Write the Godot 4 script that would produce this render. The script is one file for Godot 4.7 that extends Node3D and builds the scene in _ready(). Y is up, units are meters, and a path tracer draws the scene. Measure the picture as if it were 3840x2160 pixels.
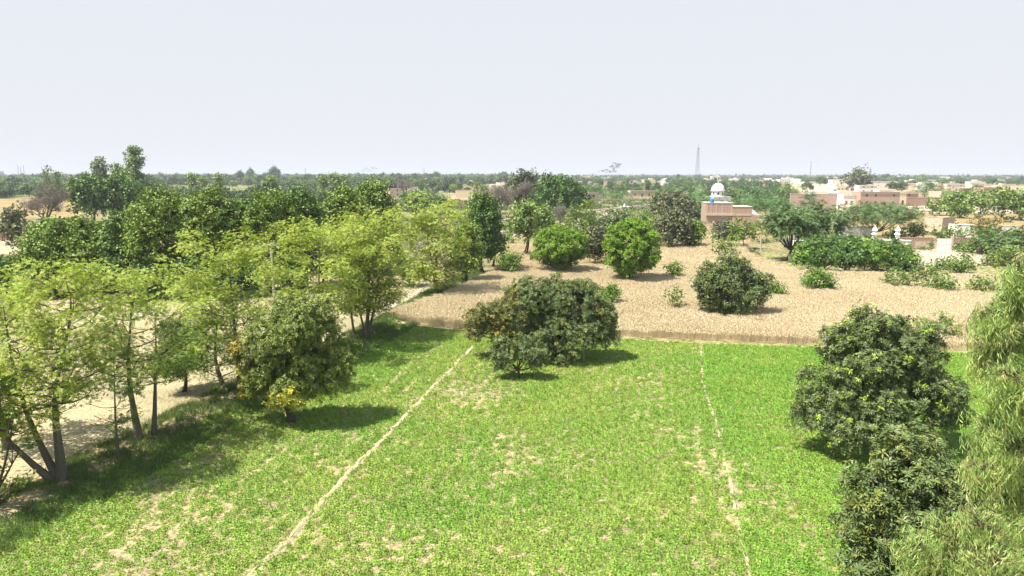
extends Node3D

const TREES := [
	["semal", "silk_cotton_tree", -23.34, -33.9, 11.82, 6.62, "semal", 101, "tall light green tree forking into several grey trunks, nearest of the row", "tree", "light green trees of the row on the bank", [[Vector3(0.5, 0, -0.3), 1, 0.3, 0.42, 0.95], [Vector3(-2.4, 0, -0.4), 0.92, 0.24, 0.42, 0.8], [Vector3(-2.9, 0, 1.2), 0.6, 0.24, 0.5, 0.6], [Vector3(0.9, 0, 0.8), 0.8, 0.14, 0.5, 0.5]]],
	["semal", "silk_cotton_tree", -22.1, -36.91, 6.98, 3.52, "semal_deep", 102, "thin young tree with a slender straight trunk beside the forked tree", "tree", "light green trees of the row on the bank", [[Vector3(0.2, 0, 0), 1, 0.12, 0.38, 1]]],
	["semal", "silk_cotton_tree", -22.19, -39.4, 10.76, 6.96, "semal", 103, "light green tree with a flared grey trunk base, left of a close pair", "tree", "light green trees of the row on the bank", [[Vector3(-0.3, 0, -0.2), 1, 0.27, 0.45, 1]]],
	["semal", "silk_cotton_tree", -21.76, -40.15, 9.01, 4.74, "semal_deep", 104, "light green tree with a straight darker trunk, right of a close pair", "tree", "light green trees of the row on the bank", [[Vector3(0.5, 0, -0.3), 1, 0.2, 0.45, 1]]],
	["semal", "silk_cotton_tree", -20.55, -48.25, 7.09, 7.94, "semal_deep", 105, "leaning light green tree with bushy lower crown left of the yellow-tipped mango", "tree", "light green trees of the row on the bank", [[Vector3(-0.9, 0, -0.3), 1, 0.25, 0.36, 1]]],
	["semal", "silk_cotton_tree", -19.69, -48.7, 11.4, 9.38, "semal", 106, "broad light green tree standing behind the leaning one in front of the pole", "tree", "light green trees of the row on the bank", [[Vector3(-0.5, 0, -0.6), 1, 0.27, 0.45, 1]]],
	["semal", "silk_cotton_tree", -17.13, -59.59, 11.91, 9.33, "semal", 107, "airy light green tree with bare grey upper twigs above the mango", "tree", "light green trees of the row on the bank", [[Vector3(0.3, 0, -0.5), 1, 0.24, 0.4, 1]]],
	["semal", "silk_cotton_tree", -14.34, -66.8, 12.29, 9.65, "semal", 108, "dense light green tree with clustered trunks at the wheat corner", "tree", "light green trees of the row on the bank", [[Vector3(0.4, 0, -0.6), 1, 0.26, 0.4, 0.9], [Vector3(-1.2, 0, -0.2), 0.85, 0.15, 0.45, 0.6], [Vector3(1.6, 0, -0.1), 0.8, 0.2, 0.42, 0.6]]],
	["semal", "silk_cotton_tree", -15.47, -66.8, 9.5, 5.81, "semal_deep", 109, "slim light green tree beside the clustered trunks at the wheat corner", "tree", "light green trees of the row on the bank", [[Vector3(-0.8, 0, -0.3), 1, 0.16, 0.42, 1]]],
	["semal", "silk_cotton_tree", -10.04, -91.01, 12.07, 9.93, "semal", 110, "narrow light green tree with twin trunks, last of the row", "tree", "light green trees of the row on the bank", [[Vector3(0.3, 0, -0.4), 1, 0.25, 0.3, 1], [Vector3(-0.8, 0, 0.2), 0.85, 0.18, 0.32, 0.75]]],
	["semal", "silk_cotton_tree", -29.71, -38.91, 10.19, 7.58, "semal", 111, "light green tree cut by the left picture edge", "tree", "light green trees of the row on the bank", [[Vector3(-0.5, 0, -0.3), 1, 0.26, 0.45, 1]]],
	["openbush", "leafy_sapling", -24.7, -31.11, 7.55, 3.55, "semal_deep", 112, "lush green low sapling at the left picture edge beside the forked trunks", "tree", "", null],
	["shisham", "young_mango_tree", -24.49, -49.92, 5.45, 3.23, "mango_old", 113, "small dark bushy tree in the pale stubble field", "tree", "", null],
	["bush", "shrub", -14.84, -99.31, 4.17, 4.01, "shisham", 114, "small rounded shrub under the last light green trees", "shrub", "", null],
	["mango", "mango_tree", -14.42, -43.44, 8.11, 7.43, "mango_lime", 115, "dark round mango tree with a bright yellow lower branch", "tree", "", [[0.99, 5.91, 0, 2.16], [-1.2, 5.05, -0.3, 1.8], [2.66, 5.05, -0.3, 1.67], [0.49, 3.66, 0.4, 2.29], [2.65, 3.01, 0, 1.54], [-1.57, 2.92, -0.3, 1.6], [-2.79, 4.26, -0.3, 0.88, "mango_flush"], [-2.29, 2.08, -0, 0.88, "gold"], [-3.01, 3.3, -0.4, 0.67, "yellow"], [0.66, 2.12, 1.2, 0.9, "yellow"], [-0.27, 2.4, 1, 0.76, "mango_lime"], [1.41, 2.56, 1.1, 0.85, "mango_lime"], [-0.68, 1.74, 1, 0.51, "yellow"], [1.83, 2.6, 0.8, 1.21], [3.16, 4.15, -0.2, 1.13], [0.08, 6.82, -0.6, 1.41], [1.68, 6.86, -0.4, 1.41], [-3.27, 4.79, -0.3, 0.57, "gold"]]],
	["mango", "mango_tree", 3.89, -58.92, 7.27, 13.07, "mango_old", 116, "wide sprawling mango tree with golden leaves on its left side", "tree", "", [[-1.41, 4.87, -0.4, 2.35], [-3.82, 4.66, -0.6, 2.08, "mango_flush"], [-6.26, 3.53, -0.9, 1.75, "mango_flush"], [-7.13, 2.53, -0.6, 1.18, "mango_flush"], [-4.17, 3.11, -0.4, 1.39, "gold"], [1.35, 4.36, -0.3, 2.41], [3.12, 3.95, -0.6, 2.08], [0.64, 2.05, 0.4, 2.57], [3.06, 2.01, 0.2, 2.13], [-0.55, 2.01, 0.2, 2.13], [-2.09, 2.27, -0.2, 1.56], [4.15, 1.91, -0.2, 1.25], [-2.43, 5.85, -0.8, 1.39], [2.42, 5.5, -0.8, 1.46], [-3.82, 1.46, -0.6, 0.98, "gold"], [-0.37, 6.22, -0.7, 1.38], [-5.21, 3.77, -0.6, 1.56, "mango_flush"], [-3.13, 3.81, -0.4, 1.66], [-5.22, 2.33, -0.7, 1.33]]],
	["mango", "mango_tree", 0.54, -53.29, 3.46, 4.71, "mango_old", 117, "small low mango tree on two thin trunks in front of the sprawling one", "tree", "", [[-1.26, 2.28, -0.2, 0.94], [-0.16, 2.45, -0.2, 1.07], [1.25, 2.01, 0, 1], [-0.16, 1.58, 0.2, 1.06], [-1.57, 1.3, 0, 0.75], [1.41, 1.23, 0.1, 0.82]]],
	["mango", "mango_tree", 21.33, -38.61, 8.3, 9.95, "mango", 118, "broad dome-shaped mango tree on the right of the green field", "tree", "", [[-0.61, 6.21, -0.5, 1.95], [-2.21, 5.52, -0.4, 1.72], [1, 5.52, -0.4, 1.95], [-3.16, 3.51, 0, 1.72], [-1.43, 3.93, 0.6, 2.14], [0.96, 3.63, 0.4, 2.16], [3.13, 3.68, -0.2, 1.84], [-4, 2.31, 0, 1.15], [-2.57, 2.16, 0.9, 1.58], [-0.68, 2.03, 1.2, 1.9], [1.93, 1.81, 0.6, 1.82], [4.03, 2.2, -0.3, 1.16], [-1, 7.2, -0.8, 1.15], [0.61, 7.2, -0.8, 1.11], [-2.53, 6.3, -0.6, 1.15], [2.32, 6.18, -0.6, 1.34], [-2.4, 1.09, 1.2, 1.01]]],
	["mango", "mango_tree", 15.47, -23.7, 7.08, 5.66, "mango_old", 119, "leafy mango tree in the right corner partly hidden by weeping branches", "tree", "", [[-1.18, 5.23, -0.6, 1.32], [0.47, 5.26, -0.9, 1.49], [-2.19, 4.33, -0.2, 1.16], [-0.85, 4.28, 0, 1.59], [1.27, 4.3, -0.6, 1.48], [-2.49, 3.04, 0.3, 1.08], [-1.33, 3.02, 0.8, 1.41], [0.55, 2.89, 0.3, 1.73], [-2.51, 1.94, 0.8, 1], [-1.15, 1.45, 1, 1.56], [1.04, 1.13, 0.5, 1.74], [-2.57, 3.55, -0.2, 0.73]]],
	["eucalypt", "eucalyptus_tree", 13.6, -14.5, 15.2, 6, "eucalypt", 120, "weeping eucalyptus with long thin leaves at the right picture edge", "tree", "", [[-3.14, 13.98, 0.42, 0.42], [-2.95, 13.31, -0.07, 0.52], [-3.49, 13.02, 0.21, 0.48], [-2.66, 12.5, -0.17, 0.65], [-3.2, 12.14, -0.2, 0.49], [-3.36, 11.79, 0.7, 0.62], [-2.97, 11.39, 0.78, 0.62], [-2.67, 10.2, -0.54, 0.6], [-2.79, 10.2, 0.39, 0.69], [-3.44, 9.67, 0.43, 0.49], [-1.92, 8.43, -0.79, 0.8], [-3.83, 8.73, 1.05, 0.63], [-4.19, 8.41, 0.46, 0.49], [-5.11, 8.28, 1.04, 0.46], [-4.15, 7.85, 0.78, 0.61], [-3.88, 8.23, 1.56, 0.69], [-4.73, 7.58, 0.78, 0.49], [-1.62, 9.31, -0.59, 0.78], [-2.67, 8.5, 0.96, 0.79], [-2.5, 10.91, -0.39, 0.46], [-1.66, 12.03, -0.27, 0.91], [-2.49, 13.94, 0.7, 0.68], [-1.07, 9.68, -0.41, 0.94]]],
	["ball", "mango_tree", 7.72, -111.45, 7.84, 9.47, "bright", 121, "bright green ball-shaped mango tree, left of two in the wheat", "tree", "", null],
	["ball", "mango_tree", 17.63, -101.9, 9.53, 9.13, "bright", 122, "bright green ball-shaped mango tree, right and taller of two in the wheat", "tree", "", null],
	["mango", "mango_tree", 23.28, -76.12, 7.81, 8.81, "mango_old", 123, "dark rounded mango tree alone in the ripe wheat", "tree", "", [[0.93, 5.43, -0.6, 1.86], [-0.67, 4.8, -0.3, 1.99], [2.23, 4.79, -0.4, 1.86], [-1.76, 3.7, -0.2, 1.68], [0.53, 3.56, 0.3, 2.42], [3.12, 3.48, -0.2, 1.86], [-1.52, 2.17, 0, 1.5], [0.59, 1.79, 0.4, 1.85], [2.9, 2.17, 0, 1.86], [4.64, 3.83, -0.8, 1.16], [4.18, 2.74, -0.6, 1.25]]],
	["bush", "shrub", 11.61, -82.42, 2.82, 2.97, "bush", 124, "bright green round shrub right of the sprawling mango", "shrub", "", null],
	["bush", "shrub", -0.44, -109.66, 3.57, 3.66, "bush", 125, "green shrub at the left edge of the wheat", "shrub", "", null],
	["bush", "shrub", 24.93, -104.63, 2.93, 2.66, "bush", 126, "small bright green shrub between the ball tree and the dark mango", "shrub", "", null],
	["bush", "shrub", 33.77, -88.34, 2.18, 2.25, "bush", 127, "yellow-green shrub peeping from behind the dark mango", "shrub", "", null],
	["bush", "shrub", 41.57, -93.19, 3.16, 4.21, "bush", 128, "squat bright green shrub alone in the wheat below the hedge", "shrub", "", null],
	["openbush", "sapling", 19, -79.74, 3.06, 2.32, "light", 129, "crooked little sapling in the wheat left of the dark mango", "tree", "", null],
	["openbush", "sapling", 40.81, -65.17, 2.88, 3.81, "light", 130, "small flat-topped sapling behind the broad dome mango", "tree", "", null],
	["openbush", "shrub", 53.43, -95.82, 3.08, 3.99, "light", 131, "low olive shrub below the hedge, left of a loose group", "shrub", "", null],
	["openbush", "shrub", 56.9, -94.16, 3.69, 4.35, "light", 132, "middle olive shrub of the loose group on the dry grass", "shrub", "", null],
	["openbush", "shrub", 57.99, -91.93, 2.8, 3.73, "light", 133, "low olive shrub in front of the loose group", "shrub", "", null],
	["openbush", "shrub", 72.85, -111.45, 3.24, 5.14, "light", 134, "taller olive shrub at the end of the yard", "shrub", "", null],
	["openbush", "shrub", 62.44, -91.01, 2.4, 3.69, "light", 135, "low olive shrub near the weeping tree", "shrub", "", null],
	["hedge", "hedge_bush", 49.12, -114.71, 4.71, 5.44, "bush", 136, "yellow-green bush at the left end of the long hedge", "bush", "bushes of the long hedge", null],
	["hedge", "hedge_bush", 51.47, -113.29, 6.02, 6.92, "deep", 137, "tall deep green bush, second in the hedge front from the left", "bush", "bushes of the long hedge", null],
	["hedge", "hedge_bush", 54.3, -112.36, 5.72, 5.81, "mesquite", 138, "bluish green low bush in the middle of the hedge front", "bush", "bushes of the long hedge", null],
	["hedge", "hedge_bush", 58.01, -113.29, 4.98, 7.04, "bush", 139, "yellow-green bush right of the middle of the hedge front", "bush", "bushes of the long hedge", null],
	["hedge", "hedge_bush", 61.77, -114.23, 5.35, 6.42, "deep", 140, "deep green bush near the right end of the hedge", "bush", "bushes of the long hedge", null],
	["hedge", "hedge_bush", 66.92, -118.16, 3.83, 5.3, "bush", 141, "small yellow-green bush ending the hedge at the dirt yard", "bush", "bushes of the long hedge", null],
	["hedge", "hedge_bush", 54.44, -124.01, 5.08, 5.48, "mesquite", 142, "bluish green bush behind the left end of the hedge", "bush", "bushes of the long hedge", null],
	["hedge", "hedge_bush", 59.52, -125.71, 4.64, 6.93, "deep", 143, "deep green bush behind the middle of the hedge", "bush", "bushes of the long hedge", null],
	["hedge", "hedge_bush", 64.07, -126.86, 4.68, 6.41, "bush", 144, "yellow-green bush behind the hedge in front of the minarets", "bush", "bushes of the long hedge", null],
	["acacia", "acacia_tree", 51.87, -129.85, 9.74, 8.91, "acacia", 145, "feathery grey-green tree over the small truck, left half of a broad clump", "tree", "", null],
	["acacia", "acacia_tree", 59.57, -135.58, 9.46, 10.24, "acacia", 146, "feathery grey-green tree, right half of the broad clump over the truck", "tree", "", null],
	["acacia", "acacia_tree", 91.52, -174.84, 8.56, 17.45, "acacia", 147, "spreading umbrella-shaped acacia with dark forked limbs before the houses", "tree", "", null],
	["acacia", "acacia_tree", 114.03, -266.13, 7.97, 9.38, "acacia", 148, "small dark umbrella acacia in front of the white village houses", "tree", "", null],
	["acacia", "acacia_tree", 88.64, -122.36, 6.06, 9.13, "acacia", 149, "dark feathery acacia behind the weeping tree at the right edge", "tree", "", null],
	["bush", "hedge_bush", 94.91, -139.69, 5.61, 6, "deep", 150, "dark green leafy tree in front of the right compound wall", "tree", "", null],
	["bush", "clipped_bush", 87.87, -145.56, 1.59, 1.42, "deep", 151, "small clipped round bush left of the white gate", "bush", "", null],
	["bush", "clipped_bush", 94.09, -144.05, 1.33, 4.13, "deep", 152, "clipped low bush right of the white gate", "bush", "", null],
	["bush", "courtyard_tree", 100.71, -173.75, 3.08, 4.17, "deep", 153, "dark green round tree inside the brick compound", "tree", "", null],
	["bush", "courtyard_tree", 94.57, -171.62, 2.46, 3.73, "bush", 154, "small green tree behind the minarets", "tree", "", null],
	["openbush", "courtyard_tree", 107.84, -171.62, 2.85, 7.85, "light", 155, "yellow-green leafy tree spilling over the compound wall", "tree", "", null],
	["openbush", "orange_shrub", 126.08, -184.07, 4.93, 7.88, "orange", 156, "dry orange-leaved tree beside the pale house at the right", "tree", "", null],
	["airy", "light_tree", 76.88, -107.09, 6.2, 5.55, "light", 157, "yellow-green fresh-leaved tree behind the weeping branches", "tree", "", null],
	["round", "light_tree", 167.55, -273.89, 5.42, 5.92, "light", 158, "yellow-green tree, leftmost of the row before the village", "tree", "yellow-green trees in a row before the village", null],
	["round", "light_tree", 190.27, -300.1, 7.62, 9.89, "light", 159, "yellow-green tree with joined crowns, second of the row before the village", "tree", "yellow-green trees in a row before the village", null],
	["round", "light_tree", 164.29, -256.44, 4.94, 6.42, "light", 160, "round yellow-green tree standing in front of the row", "tree", "yellow-green trees in a row before the village", null],
	["round", "light_tree", 187.7, -279.31, 8.51, 7.93, "light", 161, "yellow-green tree on thin stems, middle of the row", "tree", "yellow-green trees in a row before the village", null],
	["round", "light_tree", 175.33, -249.61, 10.15, 7.94, "light", 162, "tall yellow-green tree with leaning trunks near the right edge", "tree", "yellow-green trees in a row before the village", null],
	["round", "light_tree", 176.65, -243.14, 8.94, 6.64, "light", 163, "yellow-green tree cut by the right edge", "tree", "yellow-green trees in a row before the village", null],
	["round", "village_tree", 336.05, -682.78, 18.31, 20.06, "olive", 164, "big olive tree rising over the village roofs", "tree", "", null],
	["far", "village_tree", 320.11, -637.01, 7.14, 7.21, "far", 165, "small round tree beside the white roofs", "tree", "", "round"],
	["far", "village_tree", 337.85, -623.09, 9.42, 9.17, "far", 166, "dark round tree amid the cream village houses", "tree", "", "round"],
	["far", "village_tree", 361.72, -651.58, 8.76, 7.37, "far", 167, "narrow dark tree right of the round village tree", "tree", "", "column"],
	["mesquite", "village_tree", 295.35, -502.18, 7.05, 15.65, "mesquite", 168, "dark spreading tree behind the red boundary wall, left of two", "tree", "", null],
	["mesquite", "village_tree", 306.74, -502.18, 7.05, 14.22, "mesquite", 169, "dark spreading tree behind the red boundary wall, right of two", "tree", "", null],
	["acacia", "leafy_tree", 160.45, -408.33, 9.86, 10.18, "light", 170, "olive green leafy tree at the end of the thicket", "tree", "", null],
	["round", "roadside_tree", 2.47, -134.27, 10.66, 5.37, "light", 171, "slender light tree with thin stems left of the ball trees", "tree", "", null],
	["round", "roadside_tree", 5.94, -139.69, 10.21, 4.47, "light", 172, "second slender tree with a light round top left of the ball trees", "tree", "", null],
	["bare", "dry_shrub", 14.09, -207.25, 6.01, 4.73, "bare", 173, "grey leafless shrub beside the road bend", "shrub", "", null],
	["airy", "roadside_tree", 18.02, -174.84, 9.15, 8.18, "semal_deep", 174, "fresh green loose-crowned tree behind the left ball tree", "tree", "", null],
	["shisham", "roadside_tree", 14.49, -120.22, 6.92, 4.28, "olive", 175, "dark feathery tree squeezed between the two ball trees", "tree", "", null],
	["shisham", "roadside_tree", 25.73, -174.84, 6.98, 5.99, "grey_green", 176, "grey-green bushy tree behind the tall ball tree", "tree", "", null],
	["airy", "roadside_tree", 31.74, -174.84, 5.98, 5.99, "grey_green", 177, "thin grey-green tree by the road behind the tall ball tree", "tree", "", null],
	["shisham", "roadside_tree", 53.46, -233.06, 9.36, 13.25, "olive", 178, "loose olive-topped tree beside the road left of the brick house", "tree", "", null],
	["shisham", "roadside_tree", 34.49, -148.68, 8.33, 6.8, "olive", 179, "dark olive tree with bare twigs at the wheat's far side", "tree", "", null],
	["shisham", "roadside_tree", 38.77, -151.11, 6.23, 5.36, "shisham", 180, "green rounded tree right of the dark olive tree", "tree", "", null],
	["shisham", "roadside_tree", 49.78, -162.6, 4.84, 4.65, "olive", 181, "dull olive bush tree under the lattice pole", "tree", "", null],
	["airy", "roadside_tree", 49.95, -149.48, 6.08, 6.5, "semal_deep", 182, "small fresh green tree with a thin trunk in front of the brick house", "tree", "", null],
	["airy", "roadside_tree", 38.72, -124.01, 4.65, 4.27, "light", 183, "faint light green sapling above the dark mango", "tree", "", null],
	["openbush", "roadside_shrub", 16.22, -186.53, 4.47, 5.33, "light", 184, "loose light shrub just above the left ball tree", "shrub", "loose shrubs along the road bend", null],
	["bush", "roadside_shrub", 22.93, -189.05, 4.63, 5.94, "grey_green", 185, "grey-green shrub above the gap between the ball trees", "shrub", "loose shrubs along the road bend", null],
	["bush", "roadside_shrub", 31.52, -202.75, 4.39, 6.36, "light", 186, "light green shrub behind the tall ball tree's left side", "shrub", "loose shrubs along the road bend", null],
	["openbush", "roadside_shrub", 37.69, -218.55, 4.1, 5.73, "grey_green", 187, "thin grey-green shrub under the fourth chevron sign", "shrub", "loose shrubs along the road bend", null],
	["bush", "roadside_shrub", 39.31, -207.25, 4.13, 6.5, "deep", 188, "deep green shrub behind the tall ball tree's right side", "shrub", "loose shrubs along the road bend", null],
	["bush", "roadside_shrub", 38.63, -186.53, 4.26, 5.33, "light", 189, "light shrub left of the dark olive tree", "shrub", "loose shrubs along the road bend", null],
	["bush", "roadside_shrub", 18.88, -233.06, 4.23, 5.84, "deep", 190, "deep green shrub beside the second chevron sign", "shrub", "loose shrubs along the road bend", null],
	["bush", "roadside_shrub", 9.82, -186.53, 3.19, 4.9, "light", 191, "light green shrub on the road edge behind the slender trees", "shrub", "loose shrubs along the road bend", null],
	["bush", "roadside_shrub", 5.71, -174.84, 2.8, 4, "grey_green", 192, "grey-green shrub between the two slender trees", "shrub", "loose shrubs along the road bend", null],
	["bush", "roadside_shrub", 0.22, -192.96, 2.75, 4.41, "deep", 193, "deep green shrub below the leftmost chevron sign", "shrub", "loose shrubs along the road bend", null],
	["bush", "roadside_shrub", 49.3, -186.53, 3.19, 4.69, "mesquite", 194, "low green shrub left of the brick house's foot", "shrub", "loose shrubs along the road bend", null],
	["bush", "roadside_shrub", 62.76, -233.06, 3.31, 6.11, "mesquite", 195, "green shrub against the brick house's left wall", "shrub", "loose shrubs along the road bend", null],
	["openbush", "roadside_shrub", -0.75, -164.52, 2.36, 3.39, "light", 196, "small light shrub at the road above the wheat's left corner", "shrub", "loose shrubs along the road bend", null],
	["shisham", "big_tree", 17.29, -266.13, 14.97, 17.81, "deep", 197, "big rounded deep green tree on the far side of the road", "tree", "", null],
	["shisham", "big_tree", 24.96, -273.89, 10.66, 9.64, "deep", 198, "smaller deep green tree joined to the big rounded one", "tree", "", null],
	["shisham", "dry_tree", 5.41, -279.31, 17.41, 11.08, "olive", 199, "tall grey-olive tree behind the road left of the big rounded one", "tree", "", null],
	["bare", "bare_tree", 3, -263.64, 13.07, 12.72, "bare", 200, "purple-grey leafless tree by the road left of the big rounded one", "tree", "", null],
	["bare", "bare_tree", -4.26, -233.06, 11.84, 6.62, "bare", 201, "thin brownish leafless tree left of the road", "tree", "", null],
	["shisham", "row_tree", -4.8, -112.36, 12.8, 6.17, "deep", 202, "tall deep green tree closing the light green row at the wheat", "tree", "", null],
	["shisham", "row_tree", -6.62, -101.15, 9.06, 4.65, "shisham", 203, "darker green tree under the last light green tree", "tree", "", null],
	["shisham", "row_tree", -3.36, -121.28, 7.67, 3.48, "shisham", 204, "dark green low tree at the wheat's left corner", "tree", "", null],
	["acacia", "acacia_tree", -34.39, -243.14, 10.3, 12.44, "mesquite", 205, "flat-topped dark acacia in the gap left of the deep green tree", "tree", "", null],
	["acacia", "acacia_tree", -28.68, -254.12, 9.76, 13, "mesquite", 206, "second flat-topped acacia in the gap left of the deep green tree", "tree", "", null],
	["bare", "bare_tree", -71.21, -461.42, 13.7, 14.63, "bare", 207, "dark leafless tree in front of the white hut", "tree", "", null],
	["airy", "thin_tree", -15.63, -348.14, 12.13, 9.08, "light", 208, "pale thin tree before the long pale wall", "tree", "", null],
	["shisham", "shisham_tree", -60.23, -94.16, 10.02, 12.18, "shisham", 209, "dark green tree standing alone at the left end of the grove", "tree", "dark green trees of the left grove", null],
	["shisham", "shisham_tree", -52.31, -94.16, 11.25, 5.95, "shisham_dark", 210, "dark green tree second from the left in the grove", "tree", "dark green trees of the left grove", null],
	["shisham", "shisham_tree", -46.34, -92.56, 13.83, 9.02, "shisham", 211, "broad dark green tree, highest at the left middle of the grove", "tree", "dark green trees of the left grove", null],
	["shisham", "shisham_tree", -40.7, -93.19, 14.13, 8.01, "shisham", 212, "dark green tree in the middle of the grove with a twin-lobed top", "tree", "dark green trees of the left grove", null],
	["shisham", "shisham_tree", -36.75, -94.16, 12.74, 5.94, "shisham_dark", 213, "dark green tree in the grove behind the pole", "tree", "dark green trees of the left grove", null],
	["shisham", "shisham_tree", -32.54, -94.16, 13.9, 7.55, "shisham", 214, "dark green tree right of the pole in the grove", "tree", "dark green trees of the left grove", null],
	["shisham", "shisham_tree", -29.25, -96.5, 14.17, 6.08, "shisham_dark", 215, "dark green tree of the grove before the strip fields", "tree", "dark green trees of the left grove", null],
	["shisham", "shisham_tree", -27.22, -111.45, 13.76, 8.28, "shisham", 216, "dark green tree near the right end of the grove", "tree", "dark green trees of the left grove", null],
	["shisham", "shisham_tree", -25.06, -126.86, 14.73, 7.6, "shisham", 217, "tallest dark green tree at the right end of the grove", "tree", "dark green trees of the left grove", null],
	["shisham", "shisham_tree", -66.98, -91.01, 4.79, 7.89, "shisham_dark", 218, "dark leafy tree at the left edge over the road", "tree", "dark green trees of the left grove", null],
	["shisham", "shisham_tree", -63.63, -107.09, 7.43, 5.54, "shisham", 219, "low dark green tree in front of the white wall", "tree", "dark green trees of the left grove", null],
	["shisham", "understory_bush", -52.73, -90.1, 4.9, 4.69, "shisham_dark", 220, "low dark bush between the grove's left trunks", "bush", "", null],
	["shisham", "understory_bush", -46.89, -88.92, 4.53, 4.89, "shisham_dark", 221, "low dark bush under the broad grove tree", "bush", "", null],
	["shisham", "understory_bush", -41.73, -88.92, 4.79, 4.89, "shisham_dark", 222, "low dark bush under the twin-lobed grove tree", "bush", "", null],
	["shisham", "understory_bush", -37.3, -90.1, 4.9, 4.69, "shisham_dark", 223, "low dark bush left of the pole under the grove", "bush", "", null],
	["shisham", "understory_bush", -33.77, -91.93, 4.94, 4.25, "shisham_dark", 224, "low dark bush just left of the pole under the grove", "bush", "", null],
	["shisham", "understory_bush", -30.16, -93.19, 5.33, 4.57, "shisham_dark", 225, "low dark bush right of the pole under the grove", "bush", "", null],
	["shisham", "understory_bush", -27.69, -101.15, 6.74, 5.24, "shisham_dark", 226, "dark bush under the right part of the grove", "bush", "", null],
	["shisham", "understory_bush", -24.65, -111.45, 6.44, 5.77, "shisham_dark", 227, "dark bush at the grove's right foot", "bush", "", null],
	["shisham", "understory_bush", -22.07, -122.36, 6.2, 4.92, "shisham_dark", 228, "dark bush ending the grove at the right", "bush", "", null],
	["shisham", "understory_bush", -61.23, -89.5, 3.67, 4.66, "shisham_dark", 229, "low dark bush beside the lone grove tree", "bush", "", null],
	["bare", "bare_tree", -123.24, -184.07, 13.13, 14.14, "bare", 230, "big purple-grey leafless tree by the white house at the left", "tree", "", null],
	["shisham", "dark_shrub_tree", -113.99, -158.89, 8.61, 4.72, "olive", 231, "dark upright shrubby tree before the red wall at the left edge", "tree", "", null],
	["shisham", "grove_tree", -140.02, -233.06, 15.23, 12.57, "shisham_dark", 232, "dark green tree left of a pair under the eucalyptus", "tree", "", null],
	["shisham", "grove_tree", -134.19, -241.06, 15.2, 12.31, "shisham_dark", 233, "dark green tree right of a pair under the eucalyptus", "tree", "", null],
	["acacia", "grove_tree", -136.16, -266.13, 13.49, 12.84, "acacia", 234, "blue-green feathery tree right of the eucalyptus", "tree", "", null],
	["tall", "tall_eucalyptus", -155.57, -266.13, 23.68, 6.62, "grey_green", 235, "tall slim eucalyptus, left of two above the grove", "tree", "", null],
	["tall", "tall_eucalyptus", -142.68, -266.13, 26.02, 7.82, "light", 236, "tallest slim eucalyptus with ragged top above the grove", "tree", "", null],
	["tall", "tall_eucalyptus", -155.89, -279.31, 20.2, 6.96, "light", 237, "shorter eucalyptus between the two tall ones", "tree", "", null],
	["tall", "poplar", -204.94, -309.98, 18.94, 3.86, "grey_green", 238, "grey-green poplar behind the leafless tree, left of two", "tree", "", null],
	["tall", "poplar", -196.61, -303.32, 18.21, 3.78, "grey_green", 239, "grey-green poplar behind the leafless tree, right of two", "tree", "", null],
	["tall", "poplar", -209.71, -461.42, 16.79, 6.53, "light", 240, "light poplar in the strip fields, left of three", "tree", "", null],
	["tall", "poplar", -203.17, -461.42, 14.48, 6.27, "light", 241, "light poplar in the strip fields, middle of three", "tree", "", null],
	["tall", "poplar", -183.54, -439.98, 16.26, 6.72, "shisham", 242, "darker poplar in the strip fields, right of three", "tree", "", null],
	["tall", "poplar", -137.05, -396.9, 14.47, 9.89, "light", 243, "light leafy poplar behind the grove right of the far tall tree", "tree", "", null],
	["tall", "poplar", -127.97, -476.91, 14.43, 6.48, "light", 244, "light green poplar in a small clump behind the grove", "tree", "poplars in the small clump", null],
	["tall", "poplar", -119.86, -476.91, 16.55, 7.01, "light", 245, "light green poplar in a small clump behind the grove", "tree", "poplars in the small clump", null],
	["tall", "poplar", -113.63, -476.91, 14.43, 5.94, "light", 246, "light green poplar in a small clump behind the grove", "tree", "poplars in the small clump", null],
	["far", "far_tree", -404.55, -1198.43, 28.04, 18.94, "far", 247, "large lone tree on the horizon left of centre", "tree", "", "round"],
	["far", "far_tree", -485.08, -1307.99, 26.24, 13.29, "far", 248, "lone tree on the horizon above the strip fields", "tree", "", "round"],
	["far", "far_tree", -462.83, -1198.43, 21.38, 10.83, "far", 249, "small upright tree on the horizon above the strip fields", "tree", "", "column"],
	["mesquite", "mesquite_tree", 78.08, -292.48, 4.3, 12.71, "mesquite", 250, "green feathery mesquite tree in the thicket between road and village", "tree", "feathery mesquites of the thicket", null],
	["mesquite", "mesquite_tree", 107.37, -306.04, 3.92, 11.59, "mesquite", 251, "green feathery mesquite tree in the thicket between road and village", "tree", "feathery mesquites of the thicket", null],
	["mesquite", "mesquite_tree", 113.19, -289.62, 3.13, 9.25, "mesquite", 252, "green feathery mesquite tree in the thicket between road and village", "tree", "feathery mesquites of the thicket", null],
	["mesquite", "mesquite_tree", 84.26, -330.79, 4.03, 11.93, "mesquite", 253, "green feathery mesquite tree in the thicket between road and village", "tree", "feathery mesquites of the thicket", null],
	["mesquite", "mesquite_tree", 94.1, -337.04, 4.7, 13.92, "mesquite", 254, "green feathery mesquite tree in the thicket between road and village", "tree", "feathery mesquites of the thicket", null],
	["mesquite", "mesquite_tree", 102.23, -325.01, 3.23, 9.56, "mesquite", 255, "green feathery mesquite tree in the thicket between road and village", "tree", "feathery mesquites of the thicket", null],
	["mesquite", "mesquite_tree", 119.57, -343.86, 4.72, 13.97, "mesquite", 256, "green feathery mesquite tree in the thicket between road and village", "tree", "feathery mesquites of the thicket", null],
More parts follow.
